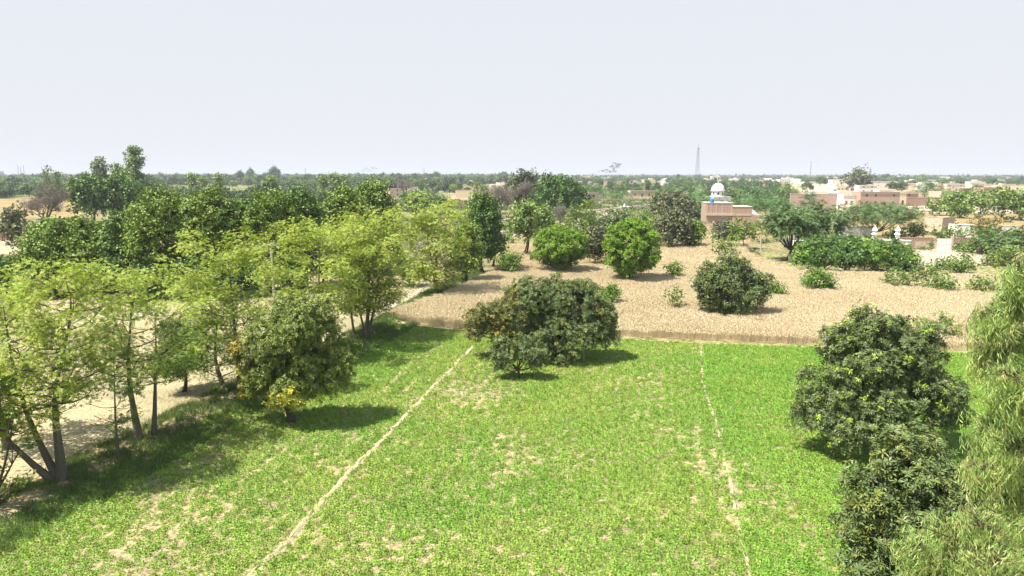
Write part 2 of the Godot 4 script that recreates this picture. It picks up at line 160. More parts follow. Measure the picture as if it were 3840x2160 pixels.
	["mesquite", "mesquite_tree", 120.78, -320.91, 4.41, 13.05, "mesquite", 257, "green feathery mesquite tree in the thicket between road and village", "tree", "feathery mesquites of the thicket", null],
	["mesquite", "mesquite_tree", 96.1, -362.4, 4.51, 13.36, "mesquite", 258, "green feathery mesquite tree in the thicket between road and village", "tree", "feathery mesquites of the thicket", null],
	["mesquite", "mesquite_tree", 121.12, -386.76, 3.32, 9.83, "mesquite", 259, "green feathery mesquite tree in the thicket between road and village", "tree", "feathery mesquites of the thicket", null],
	["mesquite", "mesquite_tree", 134.29, -391.32, 4.47, 13.25, "mesquite", 260, "green feathery mesquite tree in the thicket between road and village", "tree", "feathery mesquites of the thicket", null],
	["mesquite", "mesquite_tree", 134.61, -366.56, 3.86, 11.42, "mesquite", 261, "green feathery mesquite tree in the thicket between road and village", "tree", "feathery mesquites of the thicket", null],
	["mesquite", "mesquite_tree", 146.09, -369.83, 3.16, 9.36, "mesquite", 262, "green feathery mesquite tree in the thicket between road and village", "tree", "feathery mesquites of the thicket", null],
	["mesquite", "mesquite_tree", 69.02, -446.14, 4.73, 14.02, "mesquite", 263, "green feathery mesquite tree in the thicket between road and village", "tree", "feathery mesquites of the thicket", null],
	["mesquite", "mesquite_tree", 95.56, -439.4, 4.96, 14.71, "mesquite", 264, "green feathery mesquite tree in the thicket between road and village", "tree", "feathery mesquites of the thicket", null],
	["mesquite", "mesquite_tree", 101.04, -410.83, 4.62, 13.69, "mesquite", 265, "green feathery mesquite tree in the thicket between road and village", "tree", "feathery mesquites of the thicket", null],
	["mesquite", "mesquite_tree", 113.22, -425.8, 4.49, 13.32, "mesquite", 266, "green feathery mesquite tree in the thicket between road and village", "tree", "feathery mesquites of the thicket", null],
	["mesquite", "mesquite_tree", 131.96, -413.34, 3.1, 9.19, "mesquite", 267, "green feathery mesquite tree in the thicket between road and village", "tree", "feathery mesquites of the thicket", null],
	["mesquite", "mesquite_tree", 148.7, -432.97, 4.27, 12.67, "mesquite", 268, "green feathery mesquite tree in the thicket between road and village", "tree", "feathery mesquites of the thicket", null],
	["mesquite", "mesquite_tree", 154.62, -411.02, 3.95, 11.7, "mesquite", 269, "green feathery mesquite tree in the thicket between road and village", "tree", "feathery mesquites of the thicket", null],
	["mesquite", "mesquite_tree", 175.42, -439.54, 3.37, 9.99, "mesquite", 270, "green feathery mesquite tree in the thicket between road and village", "tree", "feathery mesquites of the thicket", null],
	["mesquite", "mesquite_tree", 40.6, -461.57, 3.39, 10.05, "mesquite", 271, "green feathery mesquite tree in the thicket between road and village", "tree", "feathery mesquites of the thicket", null],
	["mesquite", "mesquite_tree", 52.75, -483.39, 3.99, 11.85, "mesquite", 272, "green feathery mesquite tree in the thicket between road and village", "tree", "feathery mesquites of the thicket", null],
	["mesquite", "mesquite_tree", 59.19, -469.36, 3.97, 11.77, "mesquite", 273, "green feathery mesquite tree in the thicket between road and village", "tree", "feathery mesquites of the thicket", null],
	["mesquite", "mesquite_tree", 66.87, -465.22, 3.19, 9.46, "mesquite", 274, "green feathery mesquite tree in the thicket between road and village", "tree", "feathery mesquites of the thicket", null],
	["mesquite", "mesquite_tree", 101.78, -463.69, 4.23, 12.54, "mesquite", 275, "green feathery mesquite tree in the thicket between road and village", "tree", "feathery mesquites of the thicket", null],
	["mesquite", "mesquite_tree", 117.29, -488.32, 3.56, 10.56, "mesquite", 276, "green feathery mesquite tree in the thicket between road and village", "tree", "feathery mesquites of the thicket", null],
	["mesquite", "mesquite_tree", 131.07, -487.38, 5.12, 15.19, "mesquite", 277, "green feathery mesquite tree in the thicket between road and village", "tree", "feathery mesquites of the thicket", null],
	["mesquite", "mesquite_tree", 158.29, -485.63, 4.61, 13.67, "mesquite", 278, "green feathery mesquite tree in the thicket between road and village", "tree", "feathery mesquites of the thicket", null],
	["mesquite", "mesquite_tree", 170.26, -489.87, 3.57, 10.58, "mesquite", 279, "green feathery mesquite tree in the thicket between road and village", "tree", "feathery mesquites of the thicket", null],
	["mesquite", "mesquite_tree", 174.19, -463.23, 4.22, 12.51, "mesquite", 280, "green feathery mesquite tree in the thicket between road and village", "tree", "feathery mesquites of the thicket", null],
	["mesquite", "mesquite_tree", 199.13, -506.34, 3.93, 11.65, "mesquite", 281, "green feathery mesquite tree in the thicket between road and village", "tree", "feathery mesquites of the thicket", null],
	["mesquite", "mesquite_tree", 54.33, -571.03, 5.03, 14.93, "mesquite", 282, "green feathery mesquite tree in the thicket between road and village", "tree", "feathery mesquites of the thicket", null],
	["mesquite", "mesquite_tree", 64.73, -550.96, 4.8, 14.26, "mesquite", 283, "green feathery mesquite tree in the thicket between road and village", "tree", "feathery mesquites of the thicket", null],
	["mesquite", "mesquite_tree", 79.23, -576.61, 4.48, 13.31, "mesquite", 284, "green feathery mesquite tree in the thicket between road and village", "tree", "feathery mesquites of the thicket", null],
	["mesquite", "mesquite_tree", 92.76, -575.7, 5.38, 15.98, "mesquite", 285, "green feathery mesquite tree in the thicket between road and village", "tree", "feathery mesquites of the thicket", null],
	["mesquite", "mesquite_tree", 127.83, -578.73, 4.87, 14.45, "mesquite", 286, "green feathery mesquite tree in the thicket between road and village", "tree", "feathery mesquites of the thicket", null],
	["mesquite", "mesquite_tree", 134.81, -552.02, 4.88, 14.5, "mesquite", 287, "green feathery mesquite tree in the thicket between road and village", "tree", "feathery mesquites of the thicket", null],
	["mesquite", "mesquite_tree", 143.33, -546.27, 4.89, 14.52, "mesquite", 288, "green feathery mesquite tree in the thicket between road and village", "tree", "feathery mesquites of the thicket", null],
	["mesquite", "mesquite_tree", 152.79, -538.09, 4.56, 13.53, "mesquite", 289, "green feathery mesquite tree in the thicket between road and village", "tree", "feathery mesquites of the thicket", null],
	["mesquite", "mesquite_tree", 174.17, -560.45, 4.44, 13.18, "mesquite", 290, "green feathery mesquite tree in the thicket between road and village", "tree", "feathery mesquites of the thicket", null],
	["mesquite", "mesquite_tree", 174.99, -534, 4.14, 12.28, "mesquite", 291, "green feathery mesquite tree in the thicket between road and village", "tree", "feathery mesquites of the thicket", null],
	["mesquite", "mesquite_tree", 191.18, -546.74, 3.66, 10.87, "mesquite", 292, "green feathery mesquite tree in the thicket between road and village", "tree", "feathery mesquites of the thicket", null],
	["mesquite", "mesquite_tree", 205.1, -550.86, 4.16, 12.35, "mesquite", 293, "green feathery mesquite tree in the thicket between road and village", "tree", "feathery mesquites of the thicket", null],
	["mesquite", "mesquite_tree", 49.42, -639.57, 4.93, 14.65, "mesquite", 294, "green feathery mesquite tree in the thicket between road and village", "tree", "feathery mesquites of the thicket", null],
	["mesquite", "mesquite_tree", 56.9, -656.88, 4.92, 14.63, "mesquite", 295, "green feathery mesquite tree in the thicket between road and village", "tree", "feathery mesquites of the thicket", null],
	["mesquite", "mesquite_tree", 69.13, -640.09, 3.6, 10.68, "mesquite", 296, "green feathery mesquite tree in the thicket between road and village", "tree", "feathery mesquites of the thicket", null],
	["mesquite", "mesquite_tree", 85.09, -694, 4.09, 12.16, "mesquite", 297, "green feathery mesquite tree in the thicket between road and village", "tree", "feathery mesquites of the thicket", null],
	["mesquite", "mesquite_tree", 95.01, -680.17, 3.81, 11.31, "mesquite", 298, "green feathery mesquite tree in the thicket between road and village", "tree", "feathery mesquites of the thicket", null],
	["mesquite", "mesquite_tree", 102.86, -641.74, 4.69, 13.94, "mesquite", 299, "green feathery mesquite tree in the thicket between road and village", "tree", "feathery mesquites of the thicket", null],
	["mesquite", "mesquite_tree", 127.11, -699.46, 4.71, 14, "mesquite", 300, "green feathery mesquite tree in the thicket between road and village", "tree", "feathery mesquites of the thicket", null],
	["mesquite", "mesquite_tree", 133.72, -687.88, 5.54, 16.46, "mesquite", 301, "green feathery mesquite tree in the thicket between road and village", "tree", "feathery mesquites of the thicket", null],
	["mesquite", "mesquite_tree", 134.1, -641.58, 3.71, 11.02, "mesquite", 302, "green feathery mesquite tree in the thicket between road and village", "tree", "feathery mesquites of the thicket", null],
	["mesquite", "mesquite_tree", 149.01, -644.43, 5.44, 16.17, "mesquite", 303, "green feathery mesquite tree in the thicket between road and village", "tree", "feathery mesquites of the thicket", null],
	["mesquite", "mesquite_tree", 158.59, -624.75, 4.67, 13.87, "mesquite", 304, "green feathery mesquite tree in the thicket between road and village", "tree", "feathery mesquites of the thicket", null],
	["mesquite", "mesquite_tree", 173.14, -643.11, 4.65, 13.81, "mesquite", 305, "green feathery mesquite tree in the thicket between road and village", "tree", "feathery mesquites of the thicket", null],
	["mesquite", "mesquite_tree", 192.47, -642.01, 4.22, 12.54, "mesquite", 306, "green feathery mesquite tree in the thicket between road and village", "tree", "feathery mesquites of the thicket", null],
	["mesquite", "mesquite_tree", 215.85, -688.59, 4.98, 14.8, "mesquite", 307, "green feathery mesquite tree in the thicket between road and village", "tree", "feathery mesquites of the thicket", null],
	["mesquite", "mesquite_tree", 214.4, -640.21, 5.28, 15.67, "mesquite", 308, "green feathery mesquite tree in the thicket between road and village", "tree", "feathery mesquites of the thicket", null],
	["mesquite", "mesquite_tree", 240.62, -676.98, 4.32, 12.85, "mesquite", 309, "green feathery mesquite tree in the thicket between road and village", "tree", "feathery mesquites of the thicket", null],
	["mesquite", "mesquite_tree", 231.84, -612.81, 5.09, 15.13, "mesquite", 310, "green feathery mesquite tree in the thicket between road and village", "tree", "feathery mesquites of the thicket", null],
	["far", "field_tree", -296.39, -466.03, 4.09, 5.01, "far", 311, "small tree dotted over the far strip fields left of centre", "tree", "scattered trees over the left fields", "flat"],
	["far", "field_tree", -255.83, -720.02, 7.49, 10.19, "far", 312, "small tree dotted over the far strip fields left of centre", "tree", "scattered trees over the left fields", "round"],
	["far", "field_tree", -397.11, -574.18, 4.62, 5.92, "far", 313, "small tree dotted over the far strip fields left of centre", "tree", "scattered trees over the left fields", "round"],
	["far", "field_tree", -380.75, -944.26, 8.03, 10.39, "far", 314, "small tree dotted over the far strip fields left of centre", "tree", "scattered trees over the left fields", "flat"],
	["far", "field_tree", -319.67, -757.86, 4.99, 6.75, "far", 315, "small tree dotted over the far strip fields left of centre", "tree", "scattered trees over the left fields", "flat"],
	["far", "field_tree", -360.13, -579.28, 5.41, 6.12, "far", 316, "small tree dotted over the far strip fields left of centre", "tree", "scattered trees over the left fields", "light"],
	["far", "field_tree", -186.57, -488.04, 2.48, 3.38, "far", 317, "small tree dotted over the far strip fields left of centre", "tree", "scattered trees over the left fields", "flat"],
	["far", "field_tree", -368.2, -703.74, 5.47, 6.43, "far", 318, "small tree dotted over the far strip fields left of centre", "tree", "scattered trees over the left fields", "flat"],
	["far", "field_tree", -330.94, -552.75, 5.36, 7.32, "far", 319, "small tree dotted over the far strip fields left of centre", "tree", "scattered trees over the left fields", "round"],
	["far", "field_tree", -410.29, -643.06, 8.64, 9.04, "far", 320, "small tree dotted over the far strip fields left of centre", "tree", "scattered trees over the left fields", "light"],
	["far", "field_tree", -434.46, -655.33, 7.52, 8.64, "far", 321, "small tree dotted over the far strip fields left of centre", "tree", "scattered trees over the left fields", "light"],
	["far", "field_tree", -257.99, -570.3, 5.84, 6.05, "far", 322, "small tree dotted over the far strip fields left of centre", "tree", "scattered trees over the left fields", "flat"],
	["far", "field_tree", -302.42, -552.56, 6.64, 6.91, "far", 323, "small tree dotted over the far strip fields left of centre", "tree", "scattered trees over the left fields", "flat"],
	["far", "field_tree", -359.48, -894.27, 10.77, 11.99, "far", 324, "small tree dotted over the far strip fields left of centre", "tree", "scattered trees over the left fields", "flat"],
	["far", "field_tree", -284.39, -564.45, 4.68, 5.95, "far", 325, "small tree dotted over the far strip fields left of centre", "tree", "scattered trees over the left fields", "round"],
	["far", "field_tree", -328.91, -602.39, 5.12, 6.47, "far", 326, "small tree dotted over the far strip fields left of centre", "tree", "scattered trees over the left fields", "round"],
	["far", "field_tree", -343.68, -605.54, 3.96, 4.35, "far", 327, "small tree dotted over the far strip fields left of centre", "tree", "scattered trees over the left fields", "flat"],
	["far", "field_tree", -210.62, -517.38, 4.38, 6.24, "far", 328, "small tree dotted over the far strip fields left of centre", "tree", "scattered trees over the left fields", "light"],
	["far", "field_tree", -504.13, -891.91, 7.46, 8.91, "far", 329, "small tree dotted over the far strip fields left of centre", "tree", "scattered trees over the left fields", "round"],
	["far", "field_tree", -307.98, -775.27, 9, 9.23, "far", 330, "small tree dotted over the far strip fields left of centre", "tree", "scattered trees over the left fields", "light"],
	["far", "field_tree", -174.31, -462.85, 4.73, 5.74, "far", 331, "small tree dotted over the far strip fields left of centre", "tree", "scattered trees over the left fields", "round"],
	["far", "field_tree", -326.11, -663, 4.7, 5.35, "far", 332, "small tree dotted over the far strip fields left of centre", "tree", "scattered trees over the left fields", "round"],
	["far", "field_tree", -288.37, -560.25, 5.53, 7.12, "far", 333, "small tree dotted over the far strip fields left of centre", "tree", "scattered trees over the left fields", "light"],
	["far", "field_tree", -269.96, -532.7, 5.38, 7.33, "far", 334, "small tree dotted over the far strip fields left of centre", "tree", "scattered trees over the left fields", "flat"],
	["far", "field_tree", -388.33, -551.48, 4.7, 5.89, "far", 335, "small tree dotted over the far strip fields left of centre", "tree", "scattered trees over the left fields", "light"],
	["far", "field_tree", -531.02, -903.6, 8.2, 11.12, "far", 336, "small tree dotted over the far strip fields left of centre", "tree", "scattered trees over the left fields", "light"],
	["far", "yard_tree", 419.77, -955.68, 11.48, 15.64, "far", 337, "small tree between the far village houses", "tree", "small trees between the village houses", "flat"],
	["far", "yard_tree", 48.66, -685.65, 5.18, 6.43, "far", 338, "small tree between the far village houses", "tree", "small trees between the village houses", "flat"],
	["far", "yard_tree", 229.1, -1256.13, 5.8, 8.76, "far", 339, "small tree between the far village houses", "tree", "small trees between the village houses", "round"],
	["far", "yard_tree", -104.18, -1272.19, 10.21, 16.31, "far", 340, "small tree between the far village houses", "tree", "small trees between the village houses", "light"],
	["far", "yard_tree", 240.22, -910.4, 7.51, 13.56, "far", 341, "small tree between the far village houses", "tree", "small trees between the village houses", "light"],
	["far", "yard_tree", -139.32, -1209.27, 15.5, 19.9, "far", 342, "small tree between the far village houses", "tree", "small trees between the village houses", "flat"],
	["far", "yard_tree", 696.36, -1385.88, 15.86, 22.23, "far", 343, "small tree between the far village houses", "tree", "small trees between the village houses", "flat"],
	["far", "yard_tree", -24.68, -635.37, 4.14, 6.61, "far", 344, "small tree between the far village houses", "tree", "small trees between the village houses", "flat"],
	["far", "yard_tree", 390.77, -587.86, 5.92, 8.76, "far", 345, "small tree between the far village houses", "tree", "small trees between the village houses", "flat"],
	["far", "yard_tree", 422.93, -711.98, 6.78, 9.13, "far", 346, "small tree between the far village houses", "tree", "small trees between the village houses", "flat"],
	["far", "yard_tree", 253.55, -1347.08, 5.88, 9.59, "far", 347, "small tree between the far village houses", "tree", "small trees between the village houses", "round"],
	["far", "yard_tree", 132.06, -483.64, 4.37, 6.55, "far", 348, "small tree between the far village houses", "tree", "small trees between the village houses", "light"],
	["far", "yard_tree", 128.13, -501.82, 4.57, 6.58, "far", 349, "small tree between the far village houses", "tree", "small trees between the village houses", "light"],
	["far", "yard_tree", 277.44, -1122.17, 8.56, 15.07, "far", 350, "small tree between the far village houses", "tree", "small trees between the village houses", "light"],
	["far", "yard_tree", 458.44, -752.39, 5.44, 9.34, "far", 351, "small tree between the far village houses", "tree", "small trees between the village houses", "flat"],
	["far", "yard_tree", 559.76, -883.77, 8.34, 12.76, "far", 352, "small tree between the far village houses", "tree", "small trees between the village houses", "round"],
	["far", "yard_tree", 872.42, -1289.94, 11.28, 17.51, "far", 353, "small tree between the far village houses", "tree", "small trees between the village houses", "flat"],
	["far", "yard_tree", 572.48, -1181.34, 5.76, 10.43, "far", 354, "small tree between the far village houses", "tree", "small trees between the village houses", "flat"],
	["far", "yard_tree", 269.27, -640, 8.12, 10.29, "far", 355, "small tree between the far village houses", "tree", "small trees between the village houses", "flat"],
	["far", "yard_tree", 0.8, -863.15, 5.73, 6.45, "far", 356, "small tree between the far village houses", "tree", "small trees between the village houses", "light"],
	["far", "yard_tree", -18.42, -1032.92, 12.22, 14.07, "far", 357, "small tree between the far village houses", "tree", "small trees between the village houses", "light"],
	["far", "yard_tree", 474.84, -984.61, 7.92, 11.31, "far", 358, "small tree between the far village houses", "tree", "small trees between the village houses", "light"],
	["far", "yard_tree", -18.9, -1557.18, 19.79, 23.77, "far", 359, "small tree between the far village houses", "tree", "small trees between the village houses", "flat"],
	["far", "yard_tree", 391.4, -581.8, 4.41, 5.36, "far", 360, "small tree between the far village houses", "tree", "small trees between the village houses", "round"],
	["far", "yard_tree", 989.89, -1482.83, 7.7, 13.72, "far", 361, "small tree between the far village houses", "tree", "small trees between the village houses", "light"],
	["far", "yard_tree", 797.88, -1503.36, 15.99, 22.92, "far", 362, "small tree between the far village houses", "tree", "small trees between the village houses", "round"],
	["far", "yard_tree", 294.99, -478.87, 3.31, 4.21, "far", 363, "small tree between the far village houses", "tree", "small trees between the village houses", "light"],
	["far", "yard_tree", 4.28, -1044.49, 13.83, 16.93, "far", 364, "small tree between the far village houses", "tree", "small trees between the village houses", "round"],
	["far", "yard_tree", 156.3, -489.57, 5.32, 6.32, "far", 365, "small tree between the far village houses", "tree", "small trees between the village houses", "flat"],
	["far", "yard_tree", 305.56, -778.67, 5.61, 8.12, "far", 366, "small tree between the far village houses", "tree", "small trees between the village houses", "light"],
	["far", "yard_tree", 376.7, -1252.29, 6.97, 8.65, "far", 367, "small tree between the far village houses", "tree", "small trees between the village houses", "light"],
	["far", "yard_tree", 291.12, -461.53, 3.42, 5.75, "far", 368, "small tree between the far village houses", "tree", "small trees between the village houses", "light"],
	["far", "yard_tree", -47.18, -553.37, 5.48, 8.38, "far", 369, "small tree between the far village houses", "tree", "small trees between the village houses", "flat"],
	["far", "yard_tree", 235.75, -750.65, 8.56, 10.42, "far", 370, "small tree between the far village houses", "tree", "small trees between the village houses", "flat"],
	["far", "yard_tree", 60.16, -732.4, 5.38, 6.83, "far", 371, "small tree between the far village houses", "tree", "small trees between the village houses", "flat"],
	["far", "yard_tree", 313.49, -503.52, 3.08, 3.79, "far", 372, "small tree between the far village houses", "tree", "small trees between the village houses", "light"],
	["far", "yard_tree", 345.19, -682.39, 8.37, 10.86, "far", 373, "small tree between the far village houses", "tree", "small trees between the village houses", "flat"],
	["far", "yard_tree", 270.48, -777.74, 9.06, 11.75, "far", 374, "small tree between the far village houses", "tree", "small trees between the village houses", "round"],
	["far", "yard_tree", 468.79, -839.24, 3.86, 6.81, "far", 375, "small tree between the far village houses", "tree", "small trees between the village houses", "flat"],
	["far", "yard_tree", -29.85, -728.15, 4.08, 7.34, "far", 376, "small tree between the far village houses", "tree", "small trees between the village houses", "round"],
	["far", "yard_tree", -206.73, -1493.73, 8.07, 12.1, "far", 377, "small tree between the far village houses", "tree", "small trees between the village houses", "flat"],
	["far", "yard_tree", 438.37, -643.63, 4.08, 5.89, "far", 378, "small tree between the far village houses", "tree", "small trees between the village houses", "flat"],
	["far", "yard_tree", 13.67, -866.94, 5.56, 7.33, "far", 379, "small tree between the far village houses", "tree", "small trees between the village houses", "flat"],
	["far", "yard_tree", 652.01, -1351.95, 9.92, 16.46, "far", 380, "small tree between the far village houses", "tree", "small trees between the village houses", "flat"],
	["far", "yard_tree", 113.06, -483.11, 4.22, 7.2, "far", 381, "small tree between the far village houses", "tree", "small trees between the village houses", "flat"],
	["far", "yard_tree", 245.56, -1053.89, 8.17, 13.54, "far", 382, "small tree between the far village houses", "tree", "small trees between the village houses", "round"],
	["far", "yard_tree", 457.48, -654.26, 4.25, 5.14, "far", 383, "small tree between the far village houses", "tree", "small trees between the village houses", "light"],
	["far", "yard_tree", 486.55, -1091.43, 6.37, 7.42, "far", 384, "small tree between the far village houses", "tree", "small trees between the village houses", "flat"],
]
const HOUSES := [
	["white_house", -126.58, -189.05, 4.86, 4.1, 6, 0.2, "white", "white", 1, 1, "white house half hidden by the big leafless tree at the left", ""],
	["low_wall", -121.88, -192.96, 7.38, 3.96, 5, 0.2, "plaster", "concrete", 0, 0, "long low pale building behind the leafless tree", ""],
	["white_house", -112.18, -199.85, 3.65, 3.3, 5, 0.1, "clean_white", "white", 0, 0, "plain white wall glimpsed behind the dark grove", ""],
	["brick_wall", -121.99, -169.53, 17.86, 1.75, 0.35, 0.12, "red_brick", "concrete", 0, 0, "low red brick field wall at the left edge", ""],
	["brick_house", -80.61, -493.46, 10.63, 6.1, 8, 0.3, "plaster", "concrete", 1, 0, "brownish house left of the white hut", ""],
	["white_house", -82.51, -584.72, 8.61, 5.58, 6, 0.2, "clean_white", "white", 1, 0, "small white hut behind the dark leafless tree", ""],
	["white_house", -68.84, -651.58, 12.91, 4.75, 8, -0.2, "white", "white", 2, 0, "white flat-roofed house in the centre village", ""],
	["long_wall", -30.82, -485.05, 16.49, 5.18, 1, 0.1, "cream", "concrete", 0, 0, "long pale wall behind the flat-topped acacias", ""],
	["brick_house", -62.13, -717.12, 12.18, 4.82, 8, 0.2, "pale_brick", "concrete", 1, 1, "pale brick house in the centre village", ""],
	["white_house", -0.84, -493.46, 8.39, 4.99, 8, 0.1, "white", "white", 1, 0, "white house behind the tall grey-olive tree", ""],
	["white_house", 76.46, -844.41, 14.33, 7.56, 10, -0.2, "white", "white", 2, 0, "white house with terrace above the big rounded tree", ""],
	["watch_house", 40.57, -348.14, 5.93, 7.06, 4, 0.45, "plaster", "concrete", 1, 0, "tall narrow unplastered room like a watchtower by the lane", ""],
	["brick_house", 102.94, -717.12, 19.07, 9.23, 9, -0.3, "pale_brick", "concrete", 2, 1, "long brick house at the centre of the village", ""],
	["brick_house", 88.64, -584.72, 6.95, 5.58, 6, 0.3, "red_brick", "concrete", 1, 0, "dark red brick hut at the thicket", ""],
	["mud_house", 93.13, -502.18, 17.08, 4.51, 8, 0.1, "plaster", "plaster", 2, 1, "low mud-coloured house amid the thicket", ""],
	["grey_house", 111.56, -623.09, 5.64, 7.68, 6, 0.2, "grey", "concrete", 1, 0, "grey unfinished upper room behind the mud house", ""],
	["white_house", 139.2, -530.26, 7.81, 5.06, 6, 0.1, "clean_white", "white", 1, 0, "small white hut left of the dome", ""],
	["brick_house", 129.12, -300.1, 18.41, 7.45, 10, -0.35, "brick", "concrete", 0, 0, "brown brick shed left of the tall white wall", ""],
	["white_shop", 118.82, -279.31, 10.49, 3.01, 5, 0.1, "clean_white", "white", 0, 1, "low white shop front before the village", ""],
	["white_house", 151.89, -331.81, 4.9, 8.04, 10, -0.45, "clean_white", "white", 1, 0, "tall blank white house wall at the village corner", ""],
	["white_house", 177.58, -366.14, 8.94, 5.57, 8, 0, "white", "white", 1, 2, "white-washed gatehouse between the white wall and the brick house", ""],
	["brick_house", 189.91, -361.47, 20.31, 6.92, 10, 0, "brick", "concrete", 3, 1, "wide single-storey brick house with a long plain parapet", ""],
	["cream_house", 209.7, -375.86, 3.41, 6.77, 8, 0, "cream", "white", 0, 1, "narrow cream house at the end of the wide brick house", ""],
	["brick_house", 220.3, -386.09, 6.79, 6.09, 8, 0, "brick", "white", 1, 1, "small brick house with white band and dome-like finial", ""],
	["boundary_wall", 210.15, -356.91, 18.64, 4.23, 0.4, 0.03, "red_brick", "concrete", 0, 0, "long red brick boundary wall before the village", ""],
	["plaster_house", 240.81, -386.09, 10.51, 6.74, 9, 0.2, "plaster", "concrete", 2, 1, "plain plastered house behind the yellow-green trees", ""],
	["brick_house", 301.61, -461.42, 15.69, 6.74, 9, 0, "brick", "concrete", 2, 1, "brick house with blue door behind the yellow-green trees", ""],
	["brick_house", 308.66, -446.9, 17.73, 7.53, 9, 0.1, "brick", "concrete", 2, 1, "brick house at the right end of the village", ""],
	["white_house", 288.98, -396.9, 13.51, 7.14, 9, 0, "clean_white", "white", 2, 1, "white house cut by the right edge of the village", ""],
	["white_house", 273.09, -511.2, 11.59, 5.17, 8, 0, "clean_white", "white", 1, 1, "white house behind the wide brick house", ""],
	["white_house", 309.05, -609.75, 15.53, 6.49, 8, 0, "white", "white", 2, 0, "white terrace house under the big olive tree", ""],
	["cream_house", 404.86, -717.12, 24.35, 6.83, 10, 0, "cream", "white", 3, 1, "long cream house in the rear of the village", ""],
	["white_house", 472.05, -797.25, 14.43, 6.69, 8, 0, "white", "white", 2, 0, "white house with columns in the rear of the village", ""],
	["cream_house", 472.54, -897.47, 37.05, 7.03, 10, 0, "white", "concrete", 3, 1, "long white house in the rear of the village left of the cream one", ""],
	["white_house", 430.99, -682.78, 17.39, 6.12, 8, 0, "white", "concrete", 2, 1, "pale house in the rear right of the village", ""],
	["plaster_house", 120.07, -191.64, 5.8, 4.26, 5, 0.5, "plaster", "plaster", 0, 0, "unplastered brown outbuilding behind the compound wall", ""],
	["white_house", 115.99, -178.19, 4.07, 3.16, 4, -0.1, "clean_white", "white", 0, 0, "bright white outbuilding beside the brown one", ""],
	["white_wall", 85.88, -173.75, 9.74, 3.08, 0.4, -0.1, "white", "white", 0, 0, "old white wall with black stains under the umbrella acacia", ""],
	["white_wall", 139.1, -194.3, 4.44, 1.78, 0.4, 0, "clean_white", "white", 0, 0, "short white wall behind the orange tree", ""],
]
const SHEETS := [
	["dry_field", "straw_field", 0.03, [-415.76, -461.42, -283.55, -461.42, -159.73, -258.79, -234.22, -258.79]],
	["green_field", "crop_field", 0.05, [-493.1, -584.72, -406.94, -584.72, -369.21, -530.26, -447.38, -530.26]],
	["dry_field", "straw_field", 0.04, [-604.25, -717.12, -449.94, -717.12, -391.16, -623.09, -525.31, -623.09]],
	["green_field", "crop_field", 0.05, [-421.51, -844.41, -282.92, -844.41, -249.08, -735.61, -369.86, -735.61]],
	["dry_field", "straw_field", 0.05, [-367.37, -735.61, -234.08, -735.61, -204.98, -637.01, -320.47, -637.01]],
	["green_field", "crop_field", 0.05, [-311.81, -637.01, -203.54, -637.01, -188.22, -584.72, -287.64, -584.72]],
	["dry_field", "pinkdirt", 0.05, [-292.28, -584.72, -159.73, -584.72, -118.22, -426.75, -215.12, -426.75]],
	["green_field", "crop_field", 0.06, [-265.9, -540.33, -223.01, -540.33, -211.05, -511.2, -251.64, -511.2]],
	["dry_field", "pinkdirt", 0.04, [-113.33, -609.75, -13.13, -609.75, -7.52, -348.14, -64.91, -348.14]],
	["dry_field", "pinkdirt", 0.04, [356.34, -1695.15, 682.02, -1695.15, 503.53, -1250.82, 263.08, -1250.82]],
	["dry_field", "straw_field", 0.04, [847.85, -1439.54, 1067.54, -1439.54, 853.4, -1150.25, 677.78, -1150.25]],
	["green_field", "crop_field", 0.04, [1060.8, -1801.76, 1335.67, -1801.76, 1067.54, -1439.54, 847.85, -1439.54]],
	["dry_field", "dirt", 0.04, [455.38, -1198.43, 590.9, -1198.43, 321.86, -651.58, 248.04, -651.58]],
	["village_ground", "dirt", 0.03, [160.58, -375.86, 288.7, -375.86, 223.84, -290.83, 124.51, -290.83]],
	["dry_field", "straw_field", 0.035, [127.82, -290.83, 223.84, -290.83, 135.37, -174.84, 77.3, -174.84]],
	["village_ground", "pinkdirt", 0.025, [364.07, -957.62, 732.48, -957.62, 288.7, -375.86, 143.5, -375.86]],
	["farmyard_ground", "dirt", 0.03, [85.63, -151.94, 103.94, -151.94, 84.05, -122.36, 69.25, -122.36]],
	["road_edge_ground", "verge", 0.03, [-129.76, -170.57, -117.06, -170.57, -96.19, -139.69, -106.63, -139.69]],
	["lane_side_ground", "straw_field", 0.028, [64.09, -233.06, 94.68, -233.06, 68.74, -168.5, 46.54, -168.5]],
	["grass_verge_ground", "weedy", 0.02, [51.36, -142.57, 82.9, -142.57, 64.62, -110.55, 40.03, -110.55]],
	["grass_verge_ground", "weedy", 0.02, [69.85, -123.46, 96.17, -123.46, 83.05, -106.26, 60.32, -106.26]],
	["waste_ground", "weedy", 0.02, [-54.87, -293.85, 2.01, -293.85, 1.2, -174.84, -32.84, -174.84]],
	["waste_ground", "weedy", 0.02, [2.91, -426.75, 124.03, -426.75, 65.4, -223.78, 1.53, -223.78]],
]
